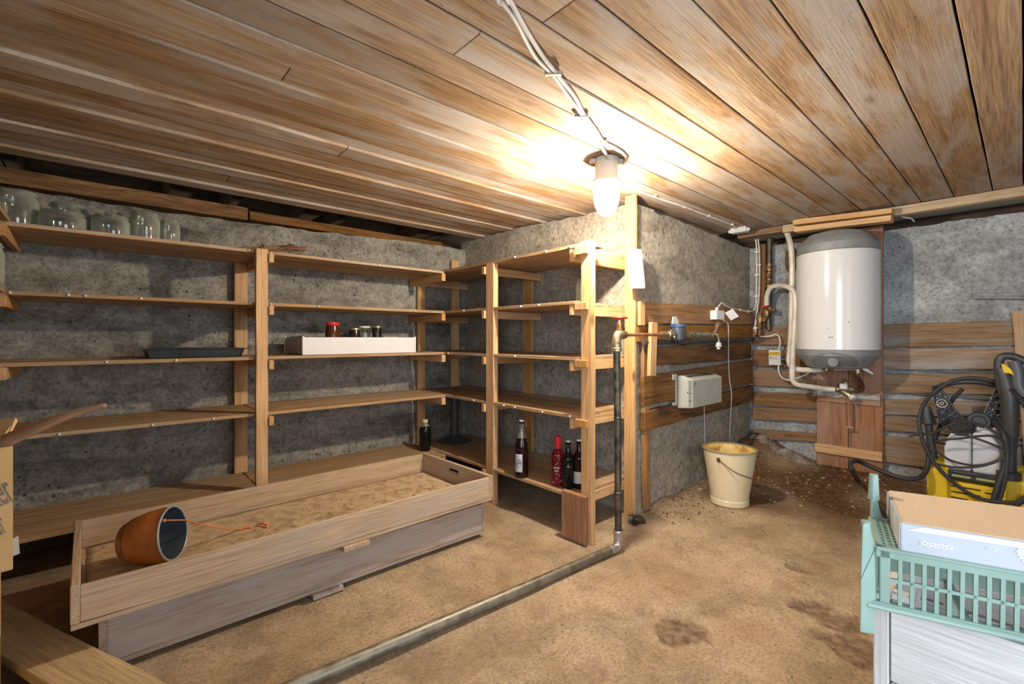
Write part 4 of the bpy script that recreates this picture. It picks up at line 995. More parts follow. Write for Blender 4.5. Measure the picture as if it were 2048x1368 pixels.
# loose sand and straw in the upper crate
vs = []; nx, ny = 60, 26; q = MB()
for j in range(ny + 1):
    for i in range(nx + 1):
        x, y = -.03 + 1.45 * i / nx, 1.782 + .57 * j / ny
        vs.append(Vector((x, y + .01 * (x - .7), .2125 + .006 * noise.noise(Vector((x * 6, y * 6, 0))) + .004 * noise.noise(Vector((x * 23, y * 23, 3))) + .012 * math.exp(-((x - 1.0) / .3) ** 2 - ((y - 2.0) / .12) ** 2))))
q.add(vs, [(j * (nx + 1) + i, j * (nx + 1) + i + 1, (j + 1) * (nx + 1) + i + 1, (j + 1) * (nx + 1) + i) for j in range(ny) for i in range(nx)], [v.copy() for v in vs], .5, True)
sd_ = q.build('sand_layer', M['dust'], None); tag(sd_, 'thin layer of sandy dust covering the bottom of the upper crate', 'sand', kind='stuff')
mm = sd_.modifiers.new('t', 'SOLIDIFY'); mm.thickness = .002; mm.offset = 1
q = MB()
for i in range(240):
    x = random.gauss(.95, .25) if R() < .75 else U(.1, 1.35); y = random.gauss(2.02, .09) if R() < .8 else U(1.82, 2.3)
    x = max(.02, min(1.38, x)); y = max(1.80, min(2.32, y)); a = U(0, PI); L = U(.008, .03)
    z = .2205 + .008 * math.exp(-((x - 1.0) / .3) ** 2 - ((y - 2.0) / .12) ** 2)
    d = Vector((math.cos(a), math.sin(a), U(-.1, .15))) * L / 2
    q.plank(Vector((x, y, z)) - d, Vector((x, y, z)) + d, .0022, .0012, (0, 0, 1))
for (x, y, a, L) in ((.78, 1.86, .2, .13), (.83, 1.845, -.1, .10), (.72, 1.885, .5, .07), (1.25, 2.18, .2, .06), (.9, 1.86, -.5, .05), (.5, 2.0, .7, .09)):
    d = Vector((math.cos(a), math.sin(a), .12)) * L / 2; q.tube([Vector((x, y, .232)) - d, Vector((x, y, .232)) + d], .0018, 5)
tag(q.build('straw_bits', M['straw'], None), 'scattered straw and dry stalks lying in the upper crate', 'straw', kind='stuff')

# flower pot lying in the upper crate
pt = T('flower_pot', 'orange-brown hanging flower pot lying on its side in the upper crate', 'flower pot', (.14, 2.0, .222))
ax = Vector((.83, -.52, .14)).normalized(); Mr = ax.to_track_quat('Z', 'Y').to_matrix()
pc = Vector((.068, 2.060, .300))
prof = [(0, 0), (.050, .0), (.060, .006), (.076, .04), (.086, .08), (.090, .115), (.088, .14), (.090, .15)]
q = MB(); q.lathe([(0, .0)] + prof[1:] , pc, 40, Mr); q.build('pot_shell', M['pot'], pt)
q = MB(); q.lathe([(.0868, .148), (.0855, .12), (.083, .08), (.072, .03), (.055, .01), (0, .008)], pc, 40, Mr)
for k in range(3):
    a = k * 2.1 + .4; q.plank(pc + Mr @ Vector((0, 0, .012)), pc + Mr @ Vector((math.cos(a) * .05, math.sin(a) * .05, .012)), .006, .012, Mr @ Vector((0, 0, 1)))
q.build('inner_lining', M['pot_in'], pt)
q = MB(); q.tube([pc + Mr @ Vector((math.cos(a) * .089, math.sin(a) * .089, .15)) for a in [2 * PI * i / 40 for i in range(41)]], .0035, 8, False); q.build('rim', M['pot_rim'], pt)
q = MB(); rimp = pc + Mr @ Vector((.0, -.0, .15)); top_ = rimp + Vector((-.03, -.03, .062))
q.tube([pc + Mr @ Vector((math.cos(a) * .080 + 0, math.sin(a) * .080, .14)) for a in (1.9, 2.2)], .006, 8)
h1 = on_ray(322, 1041, 1.62); h2 = on_ray(372, 1040, 1.66)
q = MB(); q.tube([on_ray(313, 1041, 1.60), on_ray(330, 1041, 1.60)], .0055, 8); q.tube([h1, h2], .0026, 8)
q.tube(smooth([h2, on_ray(400, 1048, 1.70), on_ray(440, 1056, 1.78), on_ray(478, 1059, 1.88), on_ray(500, 1057, 1.90)], 6), .0026, 8)
q.tube(smooth([on_ray(478, 1059, 1.88), on_ray(497, 1054, 1.90), on_ray(510, 1061, 1.90), on_ray(528, 1061, 1.90), on_ray(535, 1053, 1.91), on_ray(527, 1047, 1.92), on_ray(515, 1048, 1.92)], 5), .0055, 8)
q.build('hanger', M['orange'], pt)
q = MB(); q.tube(smooth([on_ray(480, 1060, 1.885), on_ray(450, 1075, 1.85), on_ray(425, 1090, 1.80), on_ray(409, 1102, 1.77)], 5), .0014, 6); q.build('hanger_wire', M['rust'], pt)

# ------------------------------------------------------------------ left foreground: plank, boxes, scraps
pl = T('foreground_plank', 'thick dusty plank lying across the bottom left corner of the floor', 'plank', (-.1, 1.9, .0))
F0, F1 = pZ(5, 1200, .12), pZ(340, 1368, .12); N0, N1 = pZ(5, 1262, .12), pZ(205, 1368, .12)
dirp = (F1 - F0).normalized(); mid0 = (F0 + N0) / 2; wdt = .125
perp = Vector((0, 0, 1)).cross(dirp)
ctr0 = F0 + perp * (-wdt / 2 if (N0 - F0).dot(perp) < 0 else wdt / 2)
A_ = ctr0 - dirp * .35; B_ = ctr0 + dirp * 1.6
q = MB(); q.plank(A_ + Vector((0, 0, -.014)), B_ + Vector((0, 0, -.014)), wdt, .028, perp, .003, 24); q.build('board', wood('dusty_plank', (.60, .45, .25), (.50, .36, .19), (.40, .30, .20), .3, .85, .1, .2, .4), pl, bevel=.002)
for f_ in (.06, .84):
    c = A_ + (B_ - A_) * f_; q = MB(); q.box(c.x - .05, c.x + .05, c.y - .05, c.y + .05, 0, .0915, 2); q.build('support_block', M['crate_old'], pl, bevel=.003)
cb = T('cardboard_box', 'open cardboard box with handwritten letters at the far left edge', 'box', (-.35, 1.3, 0))
ex = pY(26, 900, 1.47).x
q = MB(); x1 = ex; x0 = x1 - .42
q.plank(((x0 + x1) / 2 - .21, 1.4765, .63), ((x0 + x1) / 2 + .21, 1.4765, .63), .26, .006, (0, 0, 1)) if False else None
q.box(x0, x1, 1.47, 1.475, .50, .765, 0); q.box(x0, x1, 1.80, 1.805, .50, .765, 0); q.box(x1 - .005, x1, 1.475, 1.80, .50, .765, 1); q.box(x0, x0 + .005, 1.475, 1.80, .50, .765, 1); q.box(x0, x1, 1.475, 1.80, .495, .50, 0)
RB = Matrix.Rotation(math.radians(10), 3, 'Z'); cnr = Vector((x1, 1.47, 0))
def rbx(p): return cnr + RB @ (Vector(p) - cnr)
q.v = [rbx(p) for p in q.v]
q.build('carton_walls', M['cardboard'], cb)
q = MB(); q.plank((x0 + .04, 1.48, .765), (x0 + .04 + .36, 1.46, .765), .004, .004, (0, 0, 1))
fl = [on_ray(-60, 935, .99), on_ray(0, 900, 1.0), on_ray(60, 870, 1.0), on_ray(130, 838, 1.0), on_ray(175, 820, 1.0), on_ray(213, 810, 1.0)]
q = MB(); vs = []; pts_ = smooth(fl, 4); n_ = len(pts_)
for i, p in enumerate(pts_):
    wv = .055 * (1 - (i / (n_ - 1)) ** 3) + .006; dn = Vector((-.5, .8, -.16)).normalized()
    vs += [p, p + dn * wv * 2.2]
q.add(vs, [(2 * i, 2 * i + 1, 2 * i + 3, 2 * i + 2) for i in range(n_ - 1)], [v.copy() for v in vs], .5, True)
o = q.build('torn_flap', plain('brown_cardboard_edge', (.50, .30, .18), .85, vs=30), cb); mm = o.modifiers.new('t', 'SOLIDIFY'); mm.thickness = .009; mm.offset = 0
q = MB(); q.poly([on_ray(-5, 840, 1.12), on_ray(30, 837, 1.12), on_ray(33, 842, 1.12), on_ray(12, 882, 1.08), on_ray(-10, 890, 1.06)], (.002, .004, 0)); q.build('upright_flap', M['cardboard'], cb)
TEXTS = []
def text(body, size, loc, mat, parent, rot=(PI / 2, 0, 0), name='lettering', ext=.0003, xs=1, shear=0):
    c = bpy.data.curves.new(name, 'FONT'); c.body = body; c.size = size; c.extrude = ext; c.shear = shear; c.align_x = 'CENTER'; c.align_y = 'CENTER'
    o = bpy.data.objects.new(name, c); col.objects.link(o); o.location = loc; o.rotation_euler = rot; o.scale = (xs, 1, 1); c.materials.append(mat)
    o.parent = parent; o.matrix_parent_inverse = Matrix.Translation(-WORLD[parent.name]); TEXTS.append(o); return o
tz = pY(10, 982, 1.469); text('ker', .10, rbx((x1 - .021, 1.4690, tz.z)), M['ink'], cb, rot=(PI / 2, -.35, math.radians(10)), xs=.26)
tz = pY(10, 1045, 1.469); text('er', .08, rbx((x1 - .022, 1.4690, tz.z)), M['ink'], cb, rot=(PI / 2, -.35, math.radians(10)), xs=.24)
q = MB(); q.box(x0 - .05, pY(2, 1250, 1.80).x, 1.50, 1.80, 0, .494, 0); one(q, 'lower_carton', M['cardboard'], 'tall plain carton under the lettered cardboard box at the far left', 'box', bevel=.003)
q = MB(); c = on_ray(30, 1090, 1.55); q.poly([on_ray(25, 1078, 1.6), on_ray(34, 1072, 1.62), on_ray(37, 1108, 1.60), on_ray(24, 1113, 1.58)], (.003, .003, 0)); one(q, 'paper_scrap', M['paper'], 'scrap of white paper hanging below the bottom shelf beside the cardboard box', 'paper')
q = MB(); q.poly([pZ(38, 1338, .02), pZ(60, 1305, .05), pZ(84, 1315, .05), pZ(72, 1332, .02)], (0, 0, .003)); one(q, 'cardboard_scrap', M['cardboard'], 'small cardboard scrap on the floor under the foreground plank', 'cardboard')

# ------------------------------------------------------------------ jars on the shelves
def make_jar(r, h, name='glass_jar', neck=.86):
    e = T(name, 'x', 'jar')
    q = MB(); q.lathe([(0, .003), (r * .86, 0), (r * .97, .006), (r, .018), (r, h * .72), (r * .985, h * .78), (r * neck, h * .88), (r * neck, h * .90), (r * (neck + .06), h * .905), (r * (neck + .06), h * .94), (r * neck, h * .945), (r * neck, h), (r * (neck - .035), h),
        (r * (neck - .04), h * .88), (r * .94, h * .77), (r * .955, h * .7), (r * .955, .02), (r * .85, .010), (0, .010)], (0, 0, 0), 36)
    q.build('jar_body', M['glass'], e, local=True)
    q = MB()
    for zf in (.93,): q.lathe([(r * (neck + .02), h * zf - .004), (r * (neck + .075), h * zf - .002), (r * (neck + .075), h * zf + .002), (r * (neck + .02), h * zf + .004)], (0, 0, 0), 36)
    q.build('rim_ring', M['glass'], e, local=True)
    return e
JG = 'empty preserving jars on the top shelf'
jspec = [((30, 383), 2.83, .062, 'big clear jar at the left end of the top shelf'), ((80, 412), 2.95, .040, 'small clear jar just right of the big jar on the top shelf'),
         ((134, 410), 2.97, .056, 'clear jar standing behind another, third from the left on the top shelf'), ((126, 426), 2.80, .066, 'squat wide jar at the front of the top shelf, left half of the row'),
         ((192, 424), 2.96, .054, 'dark greenish jar in the back row in the middle of the top shelf jars'), ((222, 433), 2.80, .058, 'squat clear jar at the front, middle of the top shelf row'),
         ((257, 430), 2.98, .045, 'narrow jar half hidden behind the gap between two front jars'), ((289, 427), 2.84, .052, 'bright clear jar, second from the right on the top shelf'), ((340, 443), 2.86, .036, 'smallest jar at the right end of the row on the top shelf')]
for (px, py), y, r, lab in jspec:
    p = pY(px, py, y); h = p.z - LV[0]; e = make_jar(r * 1.17, max(.06, h)); e.location = (p.x, y, LV[0]); tag(e, lab + '', 'jar', JG)
p = pY(-2, 560, 2.45); e = make_jar(.045, .155); e.location = (-.300, 2.50, LV[1] + .004); tag(e, 'clear jar cut by the left frame edge, on the second shelf', 'jar')
p = pX(1173, 596, 1.95); e = make_jar(.050, .125); tag(e, 'clear preserving jar behind the front post on the second shelf by the block', 'jar')
e.location = (1.91, 1.545, LV[1])

# twig bundle, oven tray, white drawer and its small jars
tb_ = T('twig_bundle', 'tied bundle of thin birch twigs lying on the top shelf by the centre post', 'twigs', (.72, 2.85, LV[0]))
q = MB(); A0, B0 = pY(478, 484, 2.74), pY(618, 485, 2.655)
for i in range(26):
    o1 = Vector((U(-.02, .06), U(-.012, .012), U(.0, .012))); o2 = Vector((U(-.10, .0), U(-.03, .03), U(-.004, .022))); mid = (A0 * .6 + B0 * .4) + Vector((0, U(-.012, .012), U(-.002, .012)))
    P_ = [Vector((A0.x, A0.y, LV[0] + .006)) + o1, Vector((mid.x, mid.y, LV[0] + .022 + U(-.016, .014))), Vector((B0.x, B0.y, LV[0] + .028)) + o2 * 1.1]
    q.tube(smooth(P_, 3), [.0035] * 7, 6)
q.build('twigs', M['sticks'], tb_)
q = MB(); mid = A0 * .68 + B0 * .32; q.tube([Vector((mid.x, mid.y + math.cos(a) * .024, LV[0] + .022 + math.sin(a) * .02)) for a in [2 * PI * i / 16 for i in range(17)]], .003, 6, False); q.build('tie', M['rust'], tb_)
tr = T('baking_tray', 'black rectangular baking tray on the third shelf of the long unit', 'tray', (.36, 2.8, LV[2]))
q = MB(); x0, x1, y0, y1 = .175, .545, 2.68, 2.95; z0, z1 = LV[2] + .001, LV[2] + .040
def ring(ix, iy, z): return [Vector((x0 - ix, y0 - iy, z)), Vector((x1 + ix, y0 - iy, z)), Vector((x1 + ix, y1 + iy, z)), Vector((x0 - ix, y1 + iy, z))]
rings = [ring(0, 0, z0), ring(.012, .012, z1), ring(.028, .02, z1 + .001), ring(.028, .02, z1 + .004), ring(.010, .010, z1 + .003), ring(-.003, -.003, z0 + .004)]
vs = [p for r_ in rings for p in r_]; fs = [(3, 2, 1, 0)] + [(k * 4 + i, k * 4 + (i + 1) % 4, k * 4 + 4 + (i + 1) % 4, k * 4 + 4 + i) for k in range(5) for i in range(4)] + [(20, 21, 22, 23)]
q.add(vs, fs, [v.copy() for v in vs]); q.build('tray_pan', M['tray'], tr, bevel=.003, seg=2)
dw = T('storage_tray', 'white drawer box used as a tray on the third shelf, holding small jars', 'drawer', (1.19, 2.8, LV[2]))
x0, x1, y0, y1, z0 = .842, 1.545, 2.665, 3.0, LV[2] + .001; z1 = z0 + .098
q = MB(); q.box(x0 + .006, x1 - .006, y0, y0 + .014, z0, z1, 0); q.build('front_panel', M['white_plastic'], dw, bevel=.001)
q = MB(); q.box(x0 + .006, x1 - .006, y1 - .014, y1, z0, z1 - .01, 0); q.build('back_panel', M['white_plastic'], dw, bevel=.001)
dg = plain('drawer_side_grey', (.42, .38, .37), .4)
q = MB(); q.box(x0, x0 + .012, y0 + .01, y1 - .01, z0 + .002, z1 - .002, 1); q.box(x0 - .003, x0 + .001, y0 + .012, y1 - .03, z0 + .045, z0 + .052, 1); q.build('side_panel', dg, dw, bevel=.001)
q = MB(); q.box(x1 - .012, x1, y0 + .01, y1 - .01, z0 + .002, z1 - .002, 1); q.build('side_panel', dg, dw, bevel=.001)
q = MB(); q.box(x0 + .01, x1 - .01, y0 + .012, y1 - .012, z0 + .006, z0 + .012, 0); q.build('drawer_bottom', M['white_plastic'], dw)
q = MB()
for (cx_, cy_) in ((x0 + .002, y0 + .004), (x1 - .002, y0 + .004), (x0 + .002, y1 - .004)): q.box(cx_ - .006, cx_ + .006, cy_ - .006, cy_ + .006, z0, z1 + .005, 2)
q.build('corner_trim', M['lid_white'], dw, bevel=.002)
def small_jar(px, topy, y, r, zb, body, lid, lab, lidh=.012, flare=1.0, clear=False):
    p = pY(px, topy, y); e = T('small_jar', lab, 'jar', (p.x, y, zb), 'small jars in the white drawer'); h = p.z - zb
    q = MB(); q.lathe([(0, 0), (r * flare * .92, 0), (r * flare, .006), (r * flare, h * .45), (r * .93, h - lidh - .008), (r * .88, h - lidh), (0, h - lidh)], (p.x, y, zb), 24); q.build('jar_body', body, e)
    q = MB(); q.lathe([(0, h - lidh - .002), (r * .97, h - lidh - .002), (r, h - lidh), (r, h - .002), (r * .96, h), (0, h)], (p.x, y, zb), 24); q.build('lid', lid, e)
zt_ = z0 + .0125
small_jar(665, 645, 2.80, .040, zt_, M['jam'], M['lid_red'], 'brown preserve jar with a red lid in the white drawer', .016, 1.12)
small_jar(709, 656, 2.78, .034, zt_, M['dark_jam'], M['lid_gold'], 'low dark jar with a gold lid, middle of the white drawer', .012, 1.15)
small_jar(729, 652, 2.90, .038, zt_, M['glass'], M['lid_white'], 'clear jar with a white lid at the back of the white drawer', .012, .95)
small_jar(754, 652, 2.80, .031, zt_, M['dark_jam'], M['lid_gold'], 'black-labelled little jar with a pale gold lid, rightmost in the white drawer', .010, 1.0)
for (px, w_, y, lab) in ((625, .06, 2.93, 'white packet lying at the left in the white drawer'), (775, .07, 2.93, 'white packet lying at the right in the white drawer')):
    p = pY(px, 667, y); q = MB(); q.box(p.x - w_ / 2, p.x + w_, y - .02, y + .02, zt_, z1 + .004, 0); one(q, 'paper_packet', M['lid_white'], lab, 'packet', bevel=.004)

# ------------------------------------------------------------------ bottles
def bottle(px, by, h, r, mat, lab, neck_mat=None, cap=None, swing=False, label=None, zs=LV[4], nr=.013, shoulder=.62, neck_at=.78, pos=None):
    p = pZ(px, by, zs) if pos is None else Vector((*pos, zs)); e = T('bottle', lab, 'bottle', (p.x, p.y, zs), 'bottles on the bottom shelf')
    s1, s2 = h * shoulder, h * neck_at
    q = MB(); q.lathe([(0, .003), (r * .9, 0), (r, .008), (r, s1), (r * .93, s1 + (s2 - s1) * .3), (nr + (r - nr) * .35, s1 + (s2 - s1) * .7), (nr, s2), (nr * .95, h * .93), (nr * 1.15, h * .935), (nr * 1.15, h * .96), (0, h * .96)], p, 28)
    q.build('bottle_body', mat, e)
    if neck_mat:
        q = MB(); q.lathe([(nr + (r - nr) * .5, s1 + (s2 - s1) * .62), (nr * 1.05, s2), (nr * 1.02, h * .93)], p, 24); q.build('neck', neck_mat, e)
    if cap:
        q = MB(); q.lathe([(nr * 1.15, h * .90), (nr * 1.25, h * .905), (nr * 1.25, h * .99), (nr * 1.1, h), (0, h)], p, 20); q.build('cap', cap, e)
    if swing:
        q = MB(); q.lathe([(nr, h * .955), (nr * 1.1, h * .965), (nr * 1.0, h * .99), (0, h)], p, 16); q.build('stopper', M['porcelain'], e)
        q = MB(); dd = RT * nr * 1.7
        q.tube(smooth([p + Vector((0, 0, h * .985)), p + dd * .9 + Vector((0, 0, h * .975)), p + dd * 1.15 + Vector((0, 0, h * .93)), p + dd * 1.2 + Vector((0, 0, h * .88)), p + dd * .6 + Vector((0, 0, h * .87))], 4), .0013, 6)
        q.tube([p + Vector((math.cos(a) * nr * 1.2, math.sin(a) * nr * 1.2, h * .885)) for a in [2 * PI * i / 14 for i in range(15)]], .0013, 6, False); q.build('wire_clip', M['chrome'], e)
    if label:
        z0, z1, a0, a1, lm = label; vs = []; n = 14; q = MB(); fa = math.atan2(-FW.y, -FW.x)
        for i in range(n + 1):
            a = fa + a0 + (a1 - a0) * i / n
            for z in (z0, z1): vs.append(p + Vector((math.cos(a) * (r + .0006), math.sin(a) * (r + .0006), z)))
        q.add(vs, [(2 * i, 2 * i + 2, 2 * i + 3, 2 * i + 1) for i in range(n)], [v.copy() for v in vs], .5, True); q.build('label', lm, e)
    return e, p, r
e, p, r_ = bottle(1043, 953, .325, .039, M['wine'], 'tall swing-top bottle with a pale swirled label, standing alone', thin_glass('clear_neck', (.75, .68, .66), .8), None, True, (.035, .135, -1.05, .1, M['label']), shoulder=.48, neck_at=.80)
fa = math.atan2(-FW.y, -FW.x)
def on_bottle(p, r, a, z, e_=.0014): return p + Vector((math.cos(fa + a) * (r + e_), math.sin(fa + a) * (r + e_), z))
q = MB()
q.tube([on_bottle(p, r_, -.42 + .38 * math.cos(t), .085 + .022 * math.sin(t)) for t in [2 * PI * i / 24 for i in range(25)]], .0011, 5, False)
q.tube([on_bottle(p, r_, -.42 + .25 * math.cos(t), .085 + .014 * math.sin(t)) for t in [2 * PI * i / 20 for i in range(14)]], .001, 5)
q.tube([on_bottle(p, r_, -.85 + .075 * i, .078 + .005 * math.sin(i * 1.7) + .001 * i) for i in range(12)], .0018, 5)
q.tube([on_bottle(p, r_, -.8 + .05 * i, .125 - .002 * i) for i in range(5)], .0018, 5)
q.build('label_swirl', M['ink_blue'], e)
e, p, r_ = bottle(1116, 970, .262, .034, M['red_bottle'], 'red bottle with white dots and lettering, beside two dark bottles', None, M['red_cap'], False, None, nr=.0135, shoulder=.60, neck_at=.76)
q = MB(); q.lathe([(.0145, .195), (.0155, .2), (.0155, .255), (.0145, .2585), (0, .2585)], p, 20); q.build('capsule', M['red_cap'], e)
q = MB()
for (a, z) in ((-.5, .165), (.1, .15), (.55, .10), (.1, .06), (.5, .12), (-.9, .02), (.25, .03), (-.3, .045), (.6, .16), (.45, .035), (.5, .075), (-.2, .125)): q.sphere(on_bottle(p, r_, a, z, .0002), .0026, 8)
q.build('white_dots', M['ink_white'], e)
def curved_text(body, size, a, z):
    c = on_bottle(p, r_, a, z, .0012); text(body, size, c, M['ink_white'], e, (PI / 2, 0, fa + a + PI / 2), 'lettering', .0003)
curved_text('NON', .015, -.30, .100); curved_text('BAR', .013, -.32, .084)
q = MB()
for z, a0, a1 in ((.118, -.6, -.25), (.068, -.6, 0)): q.tube([on_bottle(p, r_, a0 + (a1 - a0) * i / 5, z) for i in range(6)], .0007, 4)
q.build('thin_lines', M['ink_white'], e)
e, p, r_ = bottle(1136, 975, .25, .034, M['dark_glass'], 'black-green swing-top bottle between the red bottle and the labelled one', None, None, True, None, nr=.013, shoulder=.60, neck_at=.76)
q = MB(); q.sphere(on_bottle(p, r_, -.1, .130), .005, 8, (.4, .4, 1)); q.plank(on_bottle(p, r_, -.3, .118), on_bottle(p, r_, .2, .118), .004, .0006, (0, 0, 1)); q.build('emblem', M['label_buff'], e)
e, p, r_ = bottle(1158, 975, .255, .034, M['wine'], 'dark swing-top bottle with a buff label, half hidden by the shelf post', None, None, True, (.03, .09, -1.4, .9, M['label_buff']), nr=.013, shoulder=.60, neck_at=.76)
q = MB(); 
for i in range(4): q.plank(on_bottle(p, r_, -1.0, .042 + i * .012), on_bottle(p, r_, -.6, .042 + i * .012), .0018, .0005, (0, 0, 1))
q.build('label_print', M['ink'], e)
e, p, r_ = bottle(848, 895, .215, .041, M['dark_glass'], 'dark syrup bottle with a yellow screw cap in the shelf corner', thin_glass('clear_neck_glass', (.7, .66, .6), .75), M['cap_gold'], False, None, pos=(1.70, 2.80), nr=.016, shoulder=.66, neck_at=.86)
# tapered grey pipe in the dark corner under the shelves
q = MB(); q.tube([(2.02, 2.90, LV[4] + .33), (2.02, 2.90, LV[4] + .05), (2.02, 2.90, LV[4] + .012), (2.02, 2.90, LV[4] + .001)], [.032, .032, .10, .13], 20); one(q, 'vent_pipe', plain('dark_pipe_paint', (.07, .07, .075), .5), 'dark round pipe with a flared foot in the corner of the bottom shelf', 'pipe')

# ------------------------------------------------------------------ bucket
bk = T('bucket', 'cream enamel bucket with rusty stains on the floor by the block wall', 'bucket', (2.80, 1.21, 0))
bc = pZ(1459, 1005); bc = Vector((bc.x + .0, bc.y, .004)); H = .325; rb_, rt_ = .108, .150
q = MB(); q.lathe([(0, .012), (rb_ * .9, .012), (rb_ * .99, 0), (rb_, 0), (rb_ + .001, .03), (rb_ - .002, .034), (rt_, H)], bc, 48); q.build('shell', M['bucket'], bk)
q = MB(); q.lathe([(rt_ - .003, H), (rb_ - .002, .04), (rb_ - .01, .016), (0, .015)], bc, 48); q.build('inside', M['bucket_in'], bk)
q = MB(); q.tube([bc + Vector((math.cos(a) * rt_, math.sin(a) * rt_, H)) for a in [2 * PI * i / 48 for i in range(49)]], .0055, 8, False); q.build('rim', M['rim_green'], bk)
wd = Vector((.93, -.36, 0)).normalized(); ear1 = bc - RT * rt_ * .72 - FW * rt_ * .62 + Vector((0, 0, H - .045)); ear2 = bc + RT * rt_ * .95 + Vector((0, 0, H - .045)) + FW * rt_ * .35
q = MB()
for ea in (ear1, ear2): q.sphere(ea, .012, 8, (1, 1, 1.3))
q.build('ear', M['rust'], bk)
h_ = [ear1, bc - RT * .05 - FW * (rt_ + .012) + Vector((0, 0, H - .095)), bc + RT * .05 - FW * (rt_ + .004) + Vector((0, 0, H - .135)), bc + RT * .13 - FW * .085 + Vector((0, 0, H - .155)), bc + RT * (rt_ + .012) - FW * .0 + Vector((0, 0, H - .12)), ear2]
q = MB(); q.tube(smooth(h_, 6), .0028, 6); q.build('wire_handle', M['rust'], bk)
q = MB(); hp = smooth(h_, 6); q.tube([hp[17], hp[19], hp[21]], [.009, .011, .009], 10); q.build('hand_grip', M['old_warm'], bk)

# ------------------------------------------------------------------ pressure washer
pwX = 3.34
pw = T('pressure_washer', 'yellow and black pressure washer with a white tank against the right wall', 'pressure washer', (3.5, .18, 0))
yl, yr = pX(1853, 930, pwX).y, pX(2050, 950, pwX).y
yl, yr = yl, yr - .03; zt0 = pX(1860, 925, pwX).z; wdy = yl - yr
q = MB()
def bx(q, x0, x1, ya, yb, z0, z1, ax=1): q.box(x0, x1, min(ya, yb), max(ya, yb), z0, z1, ax)
bx(q, pwX + .02, pwX + .30, yl - .02, yr + .02, .10, .245); q.build('body_core', M['yellow'], pw, bevel=.012, seg=3)
for (ya, yb, nm) in ((yl, yl - .085, 'side_pod'), (yr + .095, yr, 'side_pod')):
    q = MB(); ym = (ya + yb) / 2
    q.poly([(pwX - .005, ya, .10), (pwX - .005, ya, zt0 - .03), (pwX + .05, ya - .008, zt0 + .005), (pwX + .24, ya - .01, zt0 + .01), (pwX + .30, ya, zt0 - .05), (pwX + .30, ya, .10)], (0, yb - ya, 0)); q.build(nm, M['yellow'], pw, bevel=.012, seg=3)
q = MB()
for i, z in enumerate((.155, .185, .215)):
    bx(q, pwX + .0185, pwX + .021, yl - .095, yl - .205 if i else yl - .16, z, z + .007); bx(q, pwX + .0185, pwX + .021, yl - .22, yr + .10, z - .008, z - .001)
q.build('vent_slot', M['slot'], pw)
q = MB(); bx(q, pwX + .0, pwX + .12, yl - .085, yr + .10, .262, .305); q.build('front_tray', M['black_plastic'], pw, bevel=.006, seg=2)
q = MB(); bx(q, pwX - .002, pwX + .004, yl - .10, yl - .17, .275, .285); bx(q, pwX - .002, pwX + .004, yl - .19, yr + .11, .275, .285); q.build('tray_insert', plain('olive_yellow', (.46, .46, .12), .5), pw)
q = MB(); bx(q, pwX + .05, pwX + .28, yl - .005, yr + .005, 0.03, .10); q.build('chassis', M['black_plastic'], pw, bevel=.01)
for ya in (yl - .02, yr + .02):
    q = MB(); q.lathe([(.03, -.018), (.085, -.02), (.09, -.012), (.09, .012), (.085, .02), (.03, .018)], (pwX + .24, ya, .09), 28, Matrix.Rotation(PI / 2, 3, 'X')); q.build('wheel', M['black_rubber'], pw)
# tank
ty0, ty1 = pX(1888, 900, pwX + .04).y, pX(2003, 900, pwX + .04).y
q = MB(); tz0, tz1 = .30, pX(1945, 862, pwX + .06).z
ym = (ty0 + ty1) / 2; hw = (ty0 - ty1) / 2
for sgn in (1, -1):
    ya, yb = ym + sgn * .0015, ym + sgn * hw
    P_ = [(ya, tz0), (yb * .96 + ya * .04, tz0), (yb, tz0 + .04), (yb, tz0 + .12), (yb - sgn * .012, tz1 - .05), (yb - sgn * .03, tz1 - .012), (yb - sgn * .055, tz1), (ya, tz1 - .004)]
    pts_ = [Vector((pwX + .035, y, z)) for y, z in P_]
    if sgn < 0: pts_ = pts_[::-1]
    q.poly(pts_, (.14, 0, 0))
q.build('detergent_tank', M['tank'], pw, bevel=.014, seg=3)
q = MB(); c = Vector((pwX + .10, ym - .055, tz1)); q.lathe([(.045, -.01), (.048, .012), (.044, .02), (.036, .02), (.034, 0)], c, 28); q.build('filler_neck', M['tank'], pw)
q = MB(); q.lathe([(.0, .002), (.034, .002)], c, 24); q.build('filler_opening', M['slot'], pw)
q = MB(); q.tube([c + Vector((0, .0, -.01)), c + Vector((-.01, .008, .03))], .005, 8); q.build('suction_tube', M['cable_white'], pw)
# bonded handle frame: ribbed black yoke behind the tank
HX = pwX + .20
def hpx(px, py): p = pX(px, py, HX); return p
q = MB()
outer = [hpx(1864, 770), hpx(1869, 800), hpx(1880, 843), hpx(1890, 855), hpx(1985, 868), hpx(2000, 858), hpx(2006, 815), hpx(2006, 765)]
left = [hpx(1864, 771), hpx(1881, 769), hpx(1892, 792), hpx(1913, 822), hpx(1920, 828), hpx(1960, 832), hpx(1968, 826), hpx(1981, 800), hpx(1993, 774), hpx(2006, 768), hpx(2007, 815), hpx(1999, 858), hpx(1988, 866), hpx(1890, 853), hpx(1880, 843), hpx(1869, 800)]
for idx in ((0, 1, 2, 15), (15, 2, 3, 14), (14, 3, 4, 13), (13, 4, 5, 12), (12, 5, 6, 11), (11, 6, 7, 10), (10, 7, 8, 9)): q.poly([left[i] for i in idx], (.012, 0, 0))
q.build('handle_yoke', M['black_plastic'], pw)
q = MB()
def rib(a, b): q.plank(hpx(*a) + Vector((-.012, 0, 0)), hpx(*b) + Vector((-.012, 0, 0)), .005, .024, (0, 0, 1))
loop = left + [left[0]]
